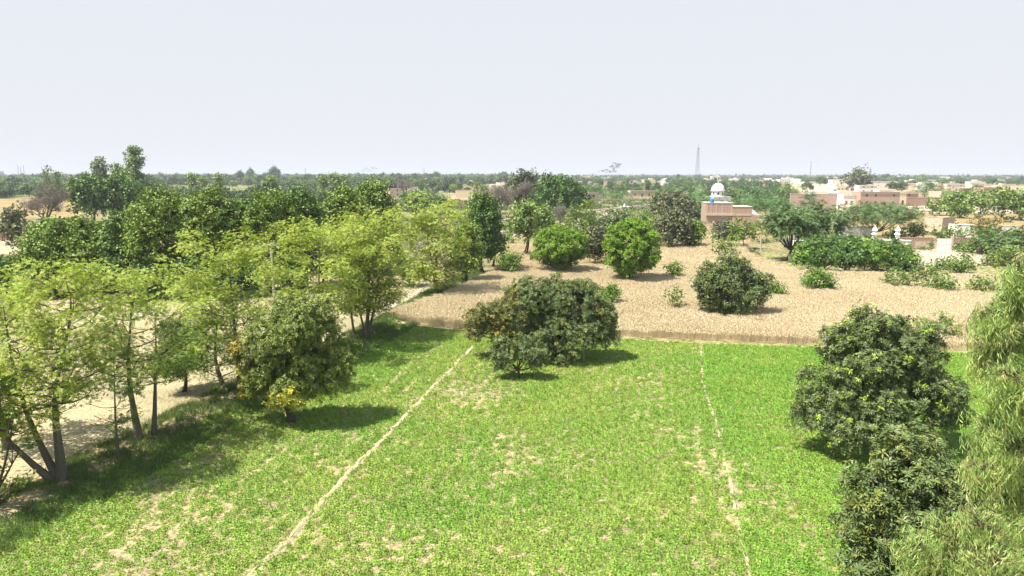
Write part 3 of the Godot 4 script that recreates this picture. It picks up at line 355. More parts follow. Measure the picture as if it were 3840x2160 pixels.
const FAR_HOUSES := [
	[244.17, -944.64, 14.08, 5.53, 9.37, -0.14, "white", "small white flat-roofed house far off in the plain", "far white houses"],
	[-700.4, -2617.61, 30.29, 10.61, 8.41, -0.36, "pale_brick", "small brick house far off in the plain", "far brick houses"],
	[3.39, -1925.2, 24.83, 7.36, 11.53, 0.3, "white", "small white flat-roofed house far off in the plain", "far white houses"],
	[417.92, -1310.72, 21.95, 6.92, 6.06, 0.01, "white", "small white flat-roofed house far off in the plain", "far white houses"],
	[1015.25, -2286.69, 20.1, 8.53, 8.86, 0.2, "cream", "small cream house far off in the plain", "far cream houses"],
	[398.18, -1110.09, 17.99, 5.09, 6.88, -0.08, "pale_brick", "small brick house far off in the plain", "far brick houses"],
	[351.53, -3465.96, 19.61, 13.38, 9.66, 0.36, "white", "small white flat-roofed house far off in the plain", "far white houses"],
	[-2240.86, -3916.55, 21.31, 8.78, 11.77, -0.2, "pale_brick", "small brick house far off in the plain", "far brick houses"],
	[-958.02, -3088.08, 26.52, 7.76, 6.73, -0.16, "cream", "small cream house far off in the plain", "far cream houses"],
	[216.19, -1114.97, 20.25, 7.34, 7.24, 0.18, "white", "small white flat-roofed house far off in the plain", "far white houses"],
	[599.79, -1321.68, 20.65, 10, 7.49, -0.4, "cream", "small cream house far off in the plain", "far cream houses"],
	[647.3, -1635.98, 14.25, 7.64, 7.11, 0.16, "white", "small white flat-roofed house far off in the plain", "far white houses"],
	[350.14, -1112.93, 15.06, 6.15, 9.63, 0.47, "white", "small white flat-roofed house far off in the plain", "far white houses"],
	[271.81, -2438.97, 25.34, 7.51, 7.14, 0.09, "cream", "small cream house far off in the plain", "far cream houses"],
	[353.79, -1281.18, 23.68, 6.59, 11.1, 0.15, "cream", "small cream house far off in the plain", "far cream houses"],
	[1001.56, -1826.23, 13.87, 9.42, 6.67, -0.16, "white", "small white flat-roofed house far off in the plain", "far white houses"],
	[665.45, -1294.3, 16.06, 8.87, 7.1, 0.39, "pale_brick", "small brick house far off in the plain", "far brick houses"],
	[-2167.42, -3513.62, 28.07, 12.77, 10.46, -0.42, "white", "small white flat-roofed house far off in the plain", "far white houses"],
	[-150.8, -1069.28, 22.41, 5.38, 6.02, -0.12, "cream", "small cream house far off in the plain", "far cream houses"],
	[648.13, -1256.86, 20.59, 5.04, 10.86, 0.5, "pale_brick", "small brick house far off in the plain", "far brick houses"],
	[194.93, -1820.44, 22.71, 9.93, 6.53, -0.39, "pale_brick", "small brick house far off in the plain", "far brick houses"],
	[-1719.69, -3962.18, 41.07, 10.32, 10.32, -0.35, "white", "small white flat-roofed house far off in the plain", "far white houses"],
	[30.81, -2861.69, 31.84, 8.51, 8.71, -0.37, "pale_brick", "small brick house far off in the plain", "far brick houses"],
	[540.69, -3213.15, 18.67, 11.32, 11.74, 0.37, "white", "small white flat-roofed house far off in the plain", "far white houses"],
	[2230.25, -3178.96, 18.39, 10.95, 11.74, 0.1, "pale_brick", "small brick house far off in the plain", "far brick houses"],
	[187.78, -957.12, 15.87, 7.36, 11.41, 0.15, "cream", "small cream house far off in the plain", "far cream houses"],
	[1886.05, -3903.36, 39.25, 11.1, 11.99, 0.26, "pale_brick", "small brick house far off in the plain", "far brick houses"],
	[299.54, -1351.44, 24.58, 6.18, 8.53, -0.23, "white", "small white flat-roofed house far off in the plain", "far white houses"],
	[392.25, -966.47, 19.5, 4.98, 10.12, -0.46, "white", "small white flat-roofed house far off in the plain", "far white houses"],
	[-139.4, -1073.78, 22.42, 7.6, 6.82, -0.26, "pale_brick", "small brick house far off in the plain", "far brick houses"],
	[18.91, -1257.68, 13.05, 5.62, 9.92, -0.17, "pale_brick", "small brick house far off in the plain", "far brick houses"],
	[1416.78, -2016.82, 22.51, 7.51, 6.64, -0.1, "pale_brick", "small brick house far off in the plain", "far brick houses"],
	[585.46, -1624.27, 25.93, 6.15, 6.11, -0.49, "white", "small white flat-roofed house far off in the plain", "far white houses"],
	[533.42, -1138.02, 11.82, 5.85, 7.39, 0.22, "white", "small white flat-roofed house far off in the plain", "far white houses"],
	[536.04, -1849.94, 23.56, 10.66, 10.66, 0.06, "white", "small white flat-roofed house far off in the plain", "far white houses"],
	[633.93, -960.84, 17.37, 5.89, 9.5, 0.09, "white", "small white flat-roofed house far off in the plain", "far white houses"],
	[-0.82, -1065.56, 12.29, 6.87, 10.42, 0.03, "pale_brick", "small brick house far off in the plain", "far brick houses"],
	[645.9, -1141.21, 21.32, 5.5, 8.11, -0.01, "white", "small white flat-roofed house far off in the plain", "far white houses"],
	[952.55, -1905.56, 18.92, 6.55, 11.81, -0.24, "white", "small white flat-roofed house far off in the plain", "far white houses"],
	[-60.23, -1603.31, 24.02, 8.73, 8.33, 0.13, "white", "small white flat-roofed house far off in the plain", "far white houses"],
	[1152.66, -1871.91, 22.3, 8.9, 11.41, -0.14, "white", "small white flat-roofed house far off in the plain", "far white houses"],
	[1832.53, -3209.89, 30.59, 11.95, 6.16, -0.09, "pale_brick", "small brick house far off in the plain", "far brick houses"],
	[420.92, -1087.19, 17.64, 8.09, 10.23, 0.22, "white", "small white flat-roofed house far off in the plain", "far white houses"],
	[377.71, -3186.44, 34.43, 12.42, 6.42, 0.14, "cream", "small cream house far off in the plain", "far cream houses"],
	[132.53, -1671.31, 17.34, 10.24, 7.94, 0.16, "white", "small white flat-roofed house far off in the plain", "far white houses"],
	[40.87, -959.84, 14.55, 7.45, 8.75, -0.35, "white", "small white flat-roofed house far off in the plain", "far white houses"],
	[857.84, -2813.11, 19.97, 7.72, 8.95, 0.19, "pale_brick", "small brick house far off in the plain", "far brick houses"],
	[-122, -930.48, 13.92, 6.85, 9.22, 0.4, "pale_brick", "small brick house far off in the plain", "far brick houses"],
	[1009.74, -1881.65, 18.14, 6.31, 7.56, -0.14, "white", "small white flat-roofed house far off in the plain", "far white houses"],
	[-113.36, -1602.82, 22.18, 5.96, 6.58, 0.37, "white", "small white flat-roofed house far off in the plain", "far white houses"],
	[-157.86, -1541.13, 17.9, 8.67, 10.34, -0.24, "cream", "small cream house far off in the plain", "far cream houses"],
	[-1547.4, -2807.23, 23.96, 12.67, 6.38, -0.2, "white", "small white flat-roofed house far off in the plain", "far white houses"],
	[1292.59, -2608.68, 23, 9.57, 6.43, -0.08, "cream", "small cream house far off in the plain", "far cream houses"],
	[213.35, -1573.79, 25.37, 7.82, 6.62, 0.27, "white", "small white flat-roofed house far off in the plain", "far white houses"],
	[1197.7, -2826.89, 26.3, 9.77, 7.63, 0.05, "pale_brick", "small brick house far off in the plain", "far brick houses"],
	[-605.04, -3494.8, 31.34, 14.54, 7.95, 0.31, "white", "small white flat-roofed house far off in the plain", "far white houses"],
	[2092.63, -3119.27, 23.49, 11.09, 10.79, 0.14, "pale_brick", "small brick house far off in the plain", "far brick houses"],
	[126.6, -1640, 18.6, 9.26, 6.59, 0.1, "pale_brick", "small brick house far off in the plain", "far brick houses"],
	[-53.46, -945.27, 12.5, 5.37, 6.54, -0.05, "white", "small white flat-roofed house far off in the plain", "far white houses"],
	[432.86, -935.23, 14.27, 8.65, 9.77, 0.2, "white", "small white flat-roofed house far off in the plain", "far white houses"],
	[492.15, -807.31, 12.03, 4.47, 8.56, -0.01, "white", "small white flat-roofed house in the rear of the right village", "white houses in the rear of the right village"],
	[471.39, -675.19, 14.45, 3.5, 7.15, 0.02, "pale_brick", "small brick flat-roofed house in the rear of the right village", "brick houses in the rear of the right village"],
	[487.09, -896.4, 10.75, 5.11, 6.13, -0.01, "clean_white", "small white flat-roofed house in the rear of the right village", "white houses in the rear of the right village"],
	[336.39, -662.05, 14.95, 4.16, 9.35, 0.14, "cream", "small cream flat-roofed house in the rear of the right village", "cream houses in the rear of the right village"],
	[409.9, -737.42, 11.95, 4.64, 9.16, -0.39, "plaster", "small plastered flat-roofed house in the rear of the right village", "plastered houses in the rear of the right village"],
	[474.99, -767.51, 16.12, 4.79, 9.35, -0.37, "plaster", "small plastered flat-roofed house in the rear of the right village", "plastered houses in the rear of the right village"],
	[511.65, -842.08, 10.52, 3.71, 8.03, 0.13, "white", "small white flat-roofed house in the rear of the right village", "white houses in the rear of the right village"],
	[609.3, -1066.91, 14.8, 3.81, 7.1, -0.39, "cream", "small cream flat-roofed house in the rear of the right village", "cream houses in the rear of the right village"],
	[509.58, -796.21, 12.36, 4.45, 6.89, -0.32, "plaster", "small plastered flat-roofed house in the rear of the right village", "plastered houses in the rear of the right village"],
	[496.57, -809.25, 16.06, 4.71, 9.57, 0.02, "cream", "small cream flat-roofed house in the rear of the right village", "cream houses in the rear of the right village"],
	[404.29, -867.79, 9.13, 4.78, 6.43, -0.03, "cream", "small cream flat-roofed house in the rear of the right village", "cream houses in the rear of the right village"],
	[414.82, -712.54, 11.6, 3.53, 9.08, 0.16, "cream", "small cream flat-roofed house in the rear of the right village", "cream houses in the rear of the right village"],
	[532.93, -848.42, 14.53, 4.69, 9.4, 0.09, "plaster", "small plastered flat-roofed house in the rear of the right village", "plastered houses in the rear of the right village"],
	[323.06, -685.97, 10.81, 3.52, 7.36, -0.32, "plaster", "small plastered flat-roofed house in the rear of the right village", "plastered houses in the rear of the right village"],
	[606.36, -1076.85, 9.3, 3.5, 6.75, 0.3, "clean_white", "small white flat-roofed house in the rear of the right village", "white houses in the rear of the right village"],
	[411.97, -723.21, 15.2, 3.79, 7.61, -0.04, "white", "small white flat-roofed house in the rear of the right village", "white houses in the rear of the right village"],
	[646.65, -1127.56, 13.72, 3.76, 8.75, 0.27, "cream", "small cream flat-roofed house in the rear of the right village", "cream houses in the rear of the right village"],
	[575.79, -1074.63, 16.14, 4.15, 8.64, 0.13, "white", "small white flat-roofed house in the rear of the right village", "white houses in the rear of the right village"],
	[521.09, -744.08, 15.59, 3.76, 8.33, 0.17, "cream", "small cream flat-roofed house in the rear of the right village", "cream houses in the rear of the right village"],
	[772.53, -1111.05, 17.73, 3.69, 8.53, 0.17, "plaster", "small plastered flat-roofed house in the rear of the right village", "plastered houses in the rear of the right village"],
	[411.36, -708.33, 10.64, 4.38, 8.82, 0.36, "pale_brick", "small brick flat-roofed house in the rear of the right village", "brick houses in the rear of the right village"],
	[496.49, -748.77, 17.62, 4.9, 7.3, 0.34, "cream", "small cream flat-roofed house in the rear of the right village", "cream houses in the rear of the right village"],
	[501.57, -1031.66, 15.51, 4.07, 9.54, -0.19, "white", "small white flat-roofed house in the rear of the right village", "white houses in the rear of the right village"],
	[423.41, -685.48, 14.47, 4.37, 6.68, -0.06, "pale_brick", "small brick flat-roofed house in the rear of the right village", "brick houses in the rear of the right village"],
	[411.32, -705.88, 9.98, 4.33, 9.11, -0.01, "clean_white", "small white flat-roofed house in the rear of the right village", "white houses in the rear of the right village"],
	[373.61, -766.34, 9.85, 4.71, 7.63, -0.14, "pale_brick", "small brick flat-roofed house in the rear of the right village", "brick houses in the rear of the right village"],
	[-12.56, -668.34, 14.67, 4.8, 9.71, 0.31, "pale_brick", "small brick flat-roofed house in the centre village behind the acacias", "brick houses in the centre village behind the acacias"],
	[-22.84, -648.7, 14.73, 3.47, 8.05, -0.02, "plaster", "small plastered flat-roofed house in the centre village behind the acacias", "plastered houses in the centre village behind the acacias"],
	[-77.84, -841.52, 14.54, 4.43, 9.88, 0.01, "pale_brick", "small brick flat-roofed house in the centre village behind the acacias", "brick houses in the centre village behind the acacias"],
	[-9.48, -656.98, 11.72, 5.08, 7.17, -0.32, "plaster", "small plastered flat-roofed house in the centre village behind the acacias", "plastered houses in the centre village behind the acacias"],
	[-69.68, -633.75, 16.84, 4.04, 6.42, -0.14, "white", "small white flat-roofed house in the centre village behind the acacias", "white houses in the centre village behind the acacias"],
	[-17.3, -736.53, 13.08, 4.97, 6.23, -0.22, "white", "small white flat-roofed house in the centre village behind the acacias", "white houses in the centre village behind the acacias"],
	[-96.95, -803.97, 13.73, 4.32, 6.37, 0.01, "plaster", "small plastered flat-roofed house in the centre village behind the acacias", "plastered houses in the centre village behind the acacias"],
	[-10.72, -759.46, 12.65, 4.17, 6.53, -0.05, "white", "small white flat-roofed house in the centre village behind the acacias", "white houses in the centre village behind the acacias"],
	[-11.7, -790.98, 12.79, 5.09, 6.43, -0.39, "pale_brick", "small brick flat-roofed house in the centre village behind the acacias", "brick houses in the centre village behind the acacias"],
	[-115.51, -791.19, 9.98, 4.76, 9.62, -0.35, "plaster", "small plastered flat-roofed house in the centre village behind the acacias", "plastered houses in the centre village behind the acacias"],
	[-110.49, -703.46, 12.89, 3.82, 7.73, -0.16, "pale_brick", "small brick flat-roofed house in the centre village behind the acacias", "brick houses in the centre village behind the acacias"],
	[-34.71, -728.24, 14.08, 4.11, 7.86, -0.03, "plaster", "small plastered flat-roofed house in the centre village behind the acacias", "plastered houses in the centre village behind the acacias"],
	[-127.29, -773.14, 16.65, 3.56, 7.75, -0.18, "pale_brick", "small brick flat-roofed house in the centre village behind the acacias", "brick houses in the centre village behind the acacias"],
	[-5.77, -780.68, 17.46, 4.1, 9.43, 0.4, "plaster", "small plastered flat-roofed house in the centre village behind the acacias", "plastered houses in the centre village behind the acacias"],
	[92.8, -746.1, 13.88, 4.04, 6.72, 0.39, "plaster", "small plastered flat-roofed house behind the thicket near the dome", "plastered houses behind the thicket near the dome"],
	[68.35, -769.26, 11.3, 4.51, 7.75, 0.09, "pale_brick", "small brick flat-roofed house behind the thicket near the dome", "brick houses behind the thicket near the dome"],
	[209.31, -952.69, 10.74, 4.13, 8.76, 0.3, "clean_white", "small white flat-roofed house behind the thicket near the dome", "white houses behind the thicket near the dome"],
	[318.7, -1128.76, 11.76, 4.01, 8.45, -0.27, "white", "small white flat-roofed house behind the thicket near the dome", "white houses behind the thicket near the dome"],
	[401.66, -1113.63, 9.3, 4.26, 6.82, 0.34, "pale_brick", "small brick flat-roofed house behind the thicket near the dome", "brick houses behind the thicket near the dome"],
	[350.93, -928.32, 10.99, 4.22, 6.13, -0.3, "pale_brick", "small brick flat-roofed house behind the thicket near the dome", "brick houses behind the thicket near the dome"],
	[95.72, -671.25, 10.08, 5.02, 8.54, 0.22, "pale_brick", "small brick flat-roofed house behind the thicket near the dome", "brick houses behind the thicket near the dome"],
	[282.46, -808.07, 16.04, 3.86, 6.68, -0.18, "pale_brick", "small brick flat-roofed house behind the thicket near the dome", "brick houses behind the thicket near the dome"],
	[107.39, -1020.61, 17.67, 4.91, 9.07, -0.02, "plaster", "small plastered flat-roofed house behind the thicket near the dome", "plastered houses behind the thicket near the dome"],
	[170.62, -1106.03, 15.58, 5.04, 8.23, -0.09, "plaster", "small plastered flat-roofed house behind the thicket near the dome", "plastered houses behind the thicket near the dome"],
	[243.15, -954.95, 9.03, 3.67, 8.97, 0.34, "white", "small white flat-roofed house behind the thicket near the dome", "white houses behind the thicket near the dome"],
	[176.32, -979.26, 13.38, 4.91, 8.98, 0.07, "plaster", "small plastered flat-roofed house behind the thicket near the dome", "plastered houses behind the thicket near the dome"],
	[161.93, -895.56, 11.41, 3.79, 9.36, 0.07, "pale_brick", "small brick flat-roofed house behind the thicket near the dome", "brick houses behind the thicket near the dome"],
	[168.61, -768.44, 14.26, 3.81, 6.02, -0.16, "plaster", "small plastered flat-roofed house behind the thicket near the dome", "plastered houses behind the thicket near the dome"],
	[153.39, -1001.41, 14.82, 3.79, 9.37, -0.29, "plaster", "small plastered flat-roofed house behind the thicket near the dome", "plastered houses behind the thicket near the dome"],
	[317.07, -1024.66, 14.33, 4.67, 8.93, -0.01, "plaster", "small plastered flat-roofed house behind the thicket near the dome", "plastered houses behind the thicket near the dome"],
]

var rng := RandomNumberGenerator.new()
var used := {}
var M := {}
var leaf_mats := {}
var tint_cache := {}
var CV := PackedVector3Array()   # crown vertices being collected
var CC := PackedColorArray()
var noise := FastNoiseLite.new()
var protos := {}
var leaf_tris := 0
var tri_by := {}

# ---------------------------------------------------------------- mesh building
class MB:
	var v := PackedVector3Array()
	var n := PackedVector3Array()
	func quad(a: Vector3, b: Vector3, c: Vector3, d: Vector3) -> void:
		var m := (c - a).cross(b - a).normalized()
		v.append_array(PackedVector3Array([a, b, c, a, c, d]))
		n.append_array(PackedVector3Array([m, m, m, m, m, m]))
	func tri(a: Vector3, b: Vector3, c: Vector3) -> void:
		var m := (c - a).cross(b - a).normalized()
		v.append_array(PackedVector3Array([a, b, c]))
		n.append_array(PackedVector3Array([m, m, m]))
	func box(c: Vector3, s: Vector3, bs := Basis()) -> void:
		for ax in 3:
			for sg in [-1.0, 1.0]:
				var nn := Vector3.ZERO
				nn[ax] = sg
				var t := Vector3.ZERO
				t[(ax + 1) % 3] = 1.0
				var b := nn.cross(t)
				var h := s * 0.5
				var o := nn * h
				var tt := t * h
				var bb := b * h
				quad(c + bs * (o - tt - bb), c + bs * (o - tt + bb), c + bs * (o + tt + bb), c + bs * (o + tt - bb))
	func tube(p: PackedVector3Array, r: PackedFloat32Array, sides := 6, cap := true) -> void:
		var rings := []
		var norms := []
		for i in p.size():
			var d := (p[mini(i + 1, p.size() - 1)] - p[maxi(i - 1, 0)]).normalized()
			var ref := Vector3.RIGHT if absf(d.x) < 0.8 else Vector3.BACK
			var w := d.cross(ref).normalized()
			var u := w.cross(d)
			var ring := PackedVector3Array()
			var nr := PackedVector3Array()
			for k in sides:
				var a := TAU * k / sides
				var q := u * cos(a) + w * sin(a)
				nr.append(q)
				ring.append(p[i] + q * r[i])
			rings.append(ring)
			norms.append(nr)
		for i in p.size() - 1:
			var ra: PackedVector3Array = rings[i]
			var rb: PackedVector3Array = rings[i + 1]
			var na: PackedVector3Array = norms[i]
			var nb: PackedVector3Array = norms[i + 1]
			for k in sides:
				var l := (k + 1) % sides
				v.append_array(PackedVector3Array([ra[k], rb[k], rb[l], ra[k], rb[l], ra[l]]))
				n.append_array(PackedVector3Array([na[k], nb[k], nb[l], na[k], nb[l], na[l]]))
		if cap:
			var top: PackedVector3Array = rings[-1]
			var up := (p[-1] - p[-2]).normalized()
			for k in range(1, sides - 1):
				v.append_array(PackedVector3Array([top[0], top[k + 1], top[k]]))
				n.append_array(PackedVector3Array([up, up, up]))
	func lathe(prof: Array, sides := 16, at := Vector3.ZERO) -> void:   # prof: [radius, height] upwards
		for i in prof.size() - 1:
			var r0: float = prof[i][0]
			var y0: float = prof[i][1]
			var r1: float = prof[i + 1][0]
			var y1: float = prof[i + 1][1]
			var sl := Vector2(y1 - y0, r0 - r1).normalized()
			for k in sides:
				var a := TAU * k / sides
				var b := TAU * (k + 1) / sides
				var ea := Vector3(cos(a), 0, -sin(a))
				var eb := Vector3(cos(b), 0, -sin(b))
				var na := (ea * sl.x + Vector3.UP * sl.y)
				var nb := (eb * sl.x + Vector3.UP * sl.y)
				var p0 := at + ea * r0 + Vector3.UP * y0
				var p1 := at + eb * r0 + Vector3.UP * y0
				var q0 := at + ea * r1 + Vector3.UP * y1
				var q1 := at + eb * r1 + Vector3.UP * y1
				v.append_array(PackedVector3Array([p0, q0, q1, p0, q1, p1]))
				n.append_array(PackedVector3Array([na, na, nb, na, nb, nb]))
	func mesh() -> ArrayMesh:
		var a := []
		a.resize(Mesh.ARRAY_MAX)
		a[Mesh.ARRAY_VERTEX] = v
		a[Mesh.ARRAY_NORMAL] = n
		var m := ArrayMesh.new()
		m.add_surface_from_arrays(Mesh.PRIMITIVE_TRIANGLES, a)
		return m

func numbered(s: String) -> String:
	if not used.has(s):
		used[s] = 0
		return s
	used[s] += 1
	return "%s_%03d" % [s, used[s]]

func meta(o: Node, label: String, category: String, group := "", kind := "") -> void:
	if label: o.set_meta("label", label)
	if category: o.set_meta("category", category)
	if group: o.set_meta("group", group)
	if kind: o.set_meta("kind", kind)

func thing(called: String, label: String, category: String, at := Vector3.ZERO, yaw := 0.0, group := "") -> Node3D:
	var o := Node3D.new()
	o.name = numbered(called)
	add_child(o)
	o.position = at
	o.rotation.y = yaw
	meta(o, label, category, group)
	return o

func part(called: String, b: MB, mat: Material, parent: Node = null) -> MeshInstance3D:
	return part_mesh(called, b.mesh(), mat, parent)

func part_mesh(called: String, m: Mesh, mat: Material, parent: Node = null) -> MeshInstance3D:
	var o := MeshInstance3D.new()
	o.mesh = m
	o.material_override = mat
	if parent == null:
		o.name = numbered(called)
		add_child(o)
	else:
		o.name = called
		parent.add_child(o, true)
	return o

# ---------------------------------------------------------------- materials
func lin(r: float, g: float, b: float) -> Color:
	return Color(r, g, b).linear_to_srgb()

func ramp(stops: Array) -> Gradient:
	var g := Gradient.new()
	var offs := PackedFloat32Array()
	var cols := PackedColorArray()
	for s in stops:
		offs.append(s[0])
		cols.append(lin(s[1], s[2], s[3]))
	g.offsets = offs
	g.colors = cols
	return g

func noise_tex(freq: float, stops: Array, sd := 1, size := 512, oct := 5, kind := FastNoiseLite.TYPE_SIMPLEX_SMOOTH) -> NoiseTexture2D:
	var t := NoiseTexture2D.new()
	var n := FastNoiseLite.new()
	n.noise_type = kind
	n.frequency = freq
	n.fractal_octaves = oct
	n.seed = sd
	t.noise = n
	t.width = size
	t.height = size
	t.seamless = true
	t.color_ramp = ramp(stops)
	return t

func surf(tex: Texture2D, scale: Vector3, rough := 0.9, tint := Color.WHITE, over: Texture2D = null, over_scale := 0.02) -> StandardMaterial3D:
	var m := StandardMaterial3D.new()
	m.albedo_color = tint
	m.albedo_texture = tex
	m.roughness = rough
	m.metallic_specular = 0.3
	m.uv1_triplanar = true
	m.uv1_world_triplanar = true
	m.uv1_scale = scale
	if over:
		m.detail_enabled = true
		m.detail_blend_mode = BaseMaterial3D.BLEND_MODE_MUL
		m.detail_albedo = over
		m.detail_uv_layer = BaseMaterial3D.DETAIL_UV_2
		m.uv2_triplanar = true
		m.uv2_world_triplanar = true
		m.uv2_scale = Vector3.ONE * over_scale
	return m

func flat(c: Color, rough := 0.7, metal := 0.0) -> StandardMaterial3D:
	var m := StandardMaterial3D.new()
	m.albedo_color = c
	m.roughness = rough
	m.metallic = metal
	m.metallic_specular = 0.4
	return m

func leaf_mat(key: String, rough: float, back: float) -> StandardMaterial3D:
	if not leaf_mats.has(key):
		var m := StandardMaterial3D.new()
		m.vertex_color_use_as_albedo = true
		m.roughness = rough
		m.metallic_specular = 0.42
		m.backlight_enabled = true
		m.backlight = lin(back, back, back * 0.55)
		m.cull_mode = BaseMaterial3D.CULL_DISABLED
		leaf_mats[key] = m
	return leaf_mats[key]

func make_materials() -> void:
	var mottled := noise_tex(0.02, [[0.0, 0.62, 0.62, 0.62], [0.5, 0.86, 0.86, 0.86], [1.0, 1.0, 1.0, 1.0]], 5, 512, 5)
	var broad := noise_tex(0.012, [[0.25, 0.7, 0.72, 0.7], [0.5, 0.95, 0.95, 0.95], [0.75, 1.0, 0.98, 0.95]], 8, 512, 4)
	M.mottled = mottled
	M.broad = broad
	# soils
	var soil := noise_tex(0.03, [[0.2, 0.18, 0.15, 0.08], [0.45, 0.27, 0.225, 0.13], [0.6, 0.33, 0.275, 0.17], [0.8, 0.42, 0.36, 0.24]], 11, 1024, 6)
	M.soil = surf(soil, Vector3.ONE * 0.11, 0.95, Color.WHITE, broad, 0.021)
	M.bund = surf(soil, Vector3.ONE * 0.35, 0.95, lin(1.0, 0.97, 0.92))
	(M.bund as StandardMaterial3D).albedo_texture = noise_tex(0.03, [[0.2, 0.25, 0.215, 0.14], [0.5, 0.38, 0.335, 0.225], [0.8, 0.50, 0.45, 0.32]], 13, 512, 6)
	var dry := noise_tex(0.025, [[0.15, 0.09, 0.11, 0.035], [0.4, 0.17, 0.16, 0.075], [0.6, 0.26, 0.215, 0.12], [0.85, 0.34, 0.28, 0.18]], 17, 1024, 6)
	M.plain = surf(dry, Vector3.ONE * 0.03, 0.95, Color.WHITE, broad, 0.0017)
	var stub := noise_tex(0.05, [[0.2, 0.33, 0.27, 0.15], [0.5, 0.50, 0.43, 0.27], [0.8, 0.62, 0.55, 0.38]], 19, 1024, 6)
	M.stubble = surf(stub, Vector3.ONE * 0.09, 0.95, lin(0.68, 0.69, 0.70), broad, 0.017)
	M.straw_field = surf(stub, Vector3.ONE * 0.05, 0.95, lin(0.56, 0.50, 0.40), broad, 0.011)
	M.wheat_soil = surf(stub, Vector3.ONE * 0.15, 0.95, lin(0.9, 0.78, 0.62))
	var crop := noise_tex(0.03, [[0.2, 0.05, 0.10, 0.02], [0.5, 0.09, 0.18, 0.03], [0.8, 0.16, 0.24, 0.06]], 23, 512, 5)
	M.crop_field = surf(crop, Vector3.ONE * 0.05, 0.9, Color.WHITE, broad, 0.01)
	var weedy := noise_tex(0.03, [[0.2, 0.07, 0.11, 0.03], [0.45, 0.14, 0.17, 0.06], [0.6, 0.30, 0.26, 0.14], [0.8, 0.42, 0.35, 0.22]], 29, 512, 6)
	M.weedy = surf(weedy, Vector3.ONE * 0.06, 0.95, Color.WHITE, broad, 0.013)
	var dirt := noise_tex(0.03, [[0.2, 0.42, 0.36, 0.27], [0.5, 0.56, 0.49, 0.39], [0.8, 0.68, 0.62, 0.52]], 31, 512, 6)
	M.dirt = surf(dirt, Vector3.ONE * 0.07, 0.95, lin(0.78, 0.76, 0.74), broad, 0.02)
	M.pinkdirt = surf(dirt, Vector3.ONE * 0.05, 0.95, lin(0.62, 0.53, 0.44), broad, 0.012)
	M.road = surf(mottled, Vector3.ONE * 0.12, 0.85, lin(0.13, 0.13, 0.135))
	M.verge = surf(dirt, Vector3.ONE * 0.11, 0.95, lin(0.6, 0.56, 0.5))
	# walls
	var streak := noise_tex(0.02, [[0.2, 0.55, 0.52, 0.48], [0.45, 0.86, 0.84, 0.82], [0.8, 1.0, 1.0, 1.0]], 37, 512, 6)
	M.white = surf(streak, Vector3(0.3, 0.06, 0.3), 0.85, lin(0.82, 0.81, 0.78))
	M.clean_white = surf(noise_tex(0.03, [[0.2, 0.84, 0.83, 0.81], [0.5, 0.96, 0.96, 0.95], [0.8, 1.0, 1.0, 1.0]], 47, 256, 5), Vector3(0.5, 0.2, 0.5), 0.7, lin(0.88, 0.88, 0.87))
	M.cream = surf(streak, Vector3(0.3, 0.06, 0.3), 0.85, lin(0.78, 0.70, 0.52))
	M.plaster = surf(streak, Vector3(0.4, 0.1, 0.4), 0.9, lin(0.58, 0.50, 0.41))
	M.grey = surf(streak, Vector3(0.4, 0.1, 0.4), 0.9, lin(0.52, 0.50, 0.47))
	M.concrete = surf(streak, Vector3(0.9, 0.25, 0.9), 0.85, lin(0.55, 0.53, 0.49))
	var bricks := noise_tex(0.045, [[0.2, 0.24, 0.155, 0.125], [0.42, 0.36, 0.245, 0.20], [0.6, 0.42, 0.30, 0.255], [0.8, 0.56, 0.47, 0.42]], 41, 512, 6)
	M.brick = surf(bricks, Vector3(0.12, 0.3, 0.12), 0.92)
	M.red_brick = surf(bricks, Vector3(0.2, 0.5, 0.2), 0.92, lin(0.92, 0.84, 0.8))
	M.pale_brick = surf(bricks, Vector3(0.15, 0.4, 0.15), 0.92, lin(1.25, 1.25, 1.25))
	M.dark = flat(lin(0.035, 0.035, 0.038), 0.5)
	M.steel = surf(mottled, Vector3.ONE * 0.5, 0.5, lin(0.2, 0.2, 0.21))
	M.wire = flat(lin(0.05, 0.05, 0.05), 0.5)
	M.yellow = flat(lin(0.8, 0.5, 0.01), 0.5)
	M.black = flat(lin(0.02, 0.02, 0.02), 0.6)
	M.blue = flat(lin(0.06, 0.22, 0.55), 0.45)
	M.redcloth = flat(lin(0.55, 0.06, 0.06), 0.7)
	M.glass = flat(lin(0.03, 0.04, 0.05), 0.12)
	M.rubber = flat(lin(0.02, 0.02, 0.02), 0.8)
	M.truckwhite = flat(lin(0.75, 0.72, 0.70), 0.4)
	# barks
	var bark := noise_tex(0.05, [[0.2, 0.07, 0.06, 0.05], [0.5, 0.17, 0.15, 0.125], [0.8, 0.30, 0.27, 0.23]], 43, 512, 5)
	M.bark_grey = surf(bark, Vector3(2.0, 0.5, 2.0), 0.9, lin(0.75, 0.76, 0.76))
	M.bark_dark = surf(bark, Vector3(2.0, 0.6, 2.0), 0.9, lin(0.45, 0.42, 0.38))
	M.bark_pale = surf(bark, Vector3(1.0, 0.3, 1.0), 0.8, lin(1.0, 0.9, 0.8))
	M.bark_bare = surf(bark, Vector3(1.0, 0.3, 1.0), 0.9, lin(0.75, 0.66, 0.66))
	M.gravel = surf(mottled, Vector3.ONE * 0.6, 0.95, lin(0.36, 0.35, 0.35))

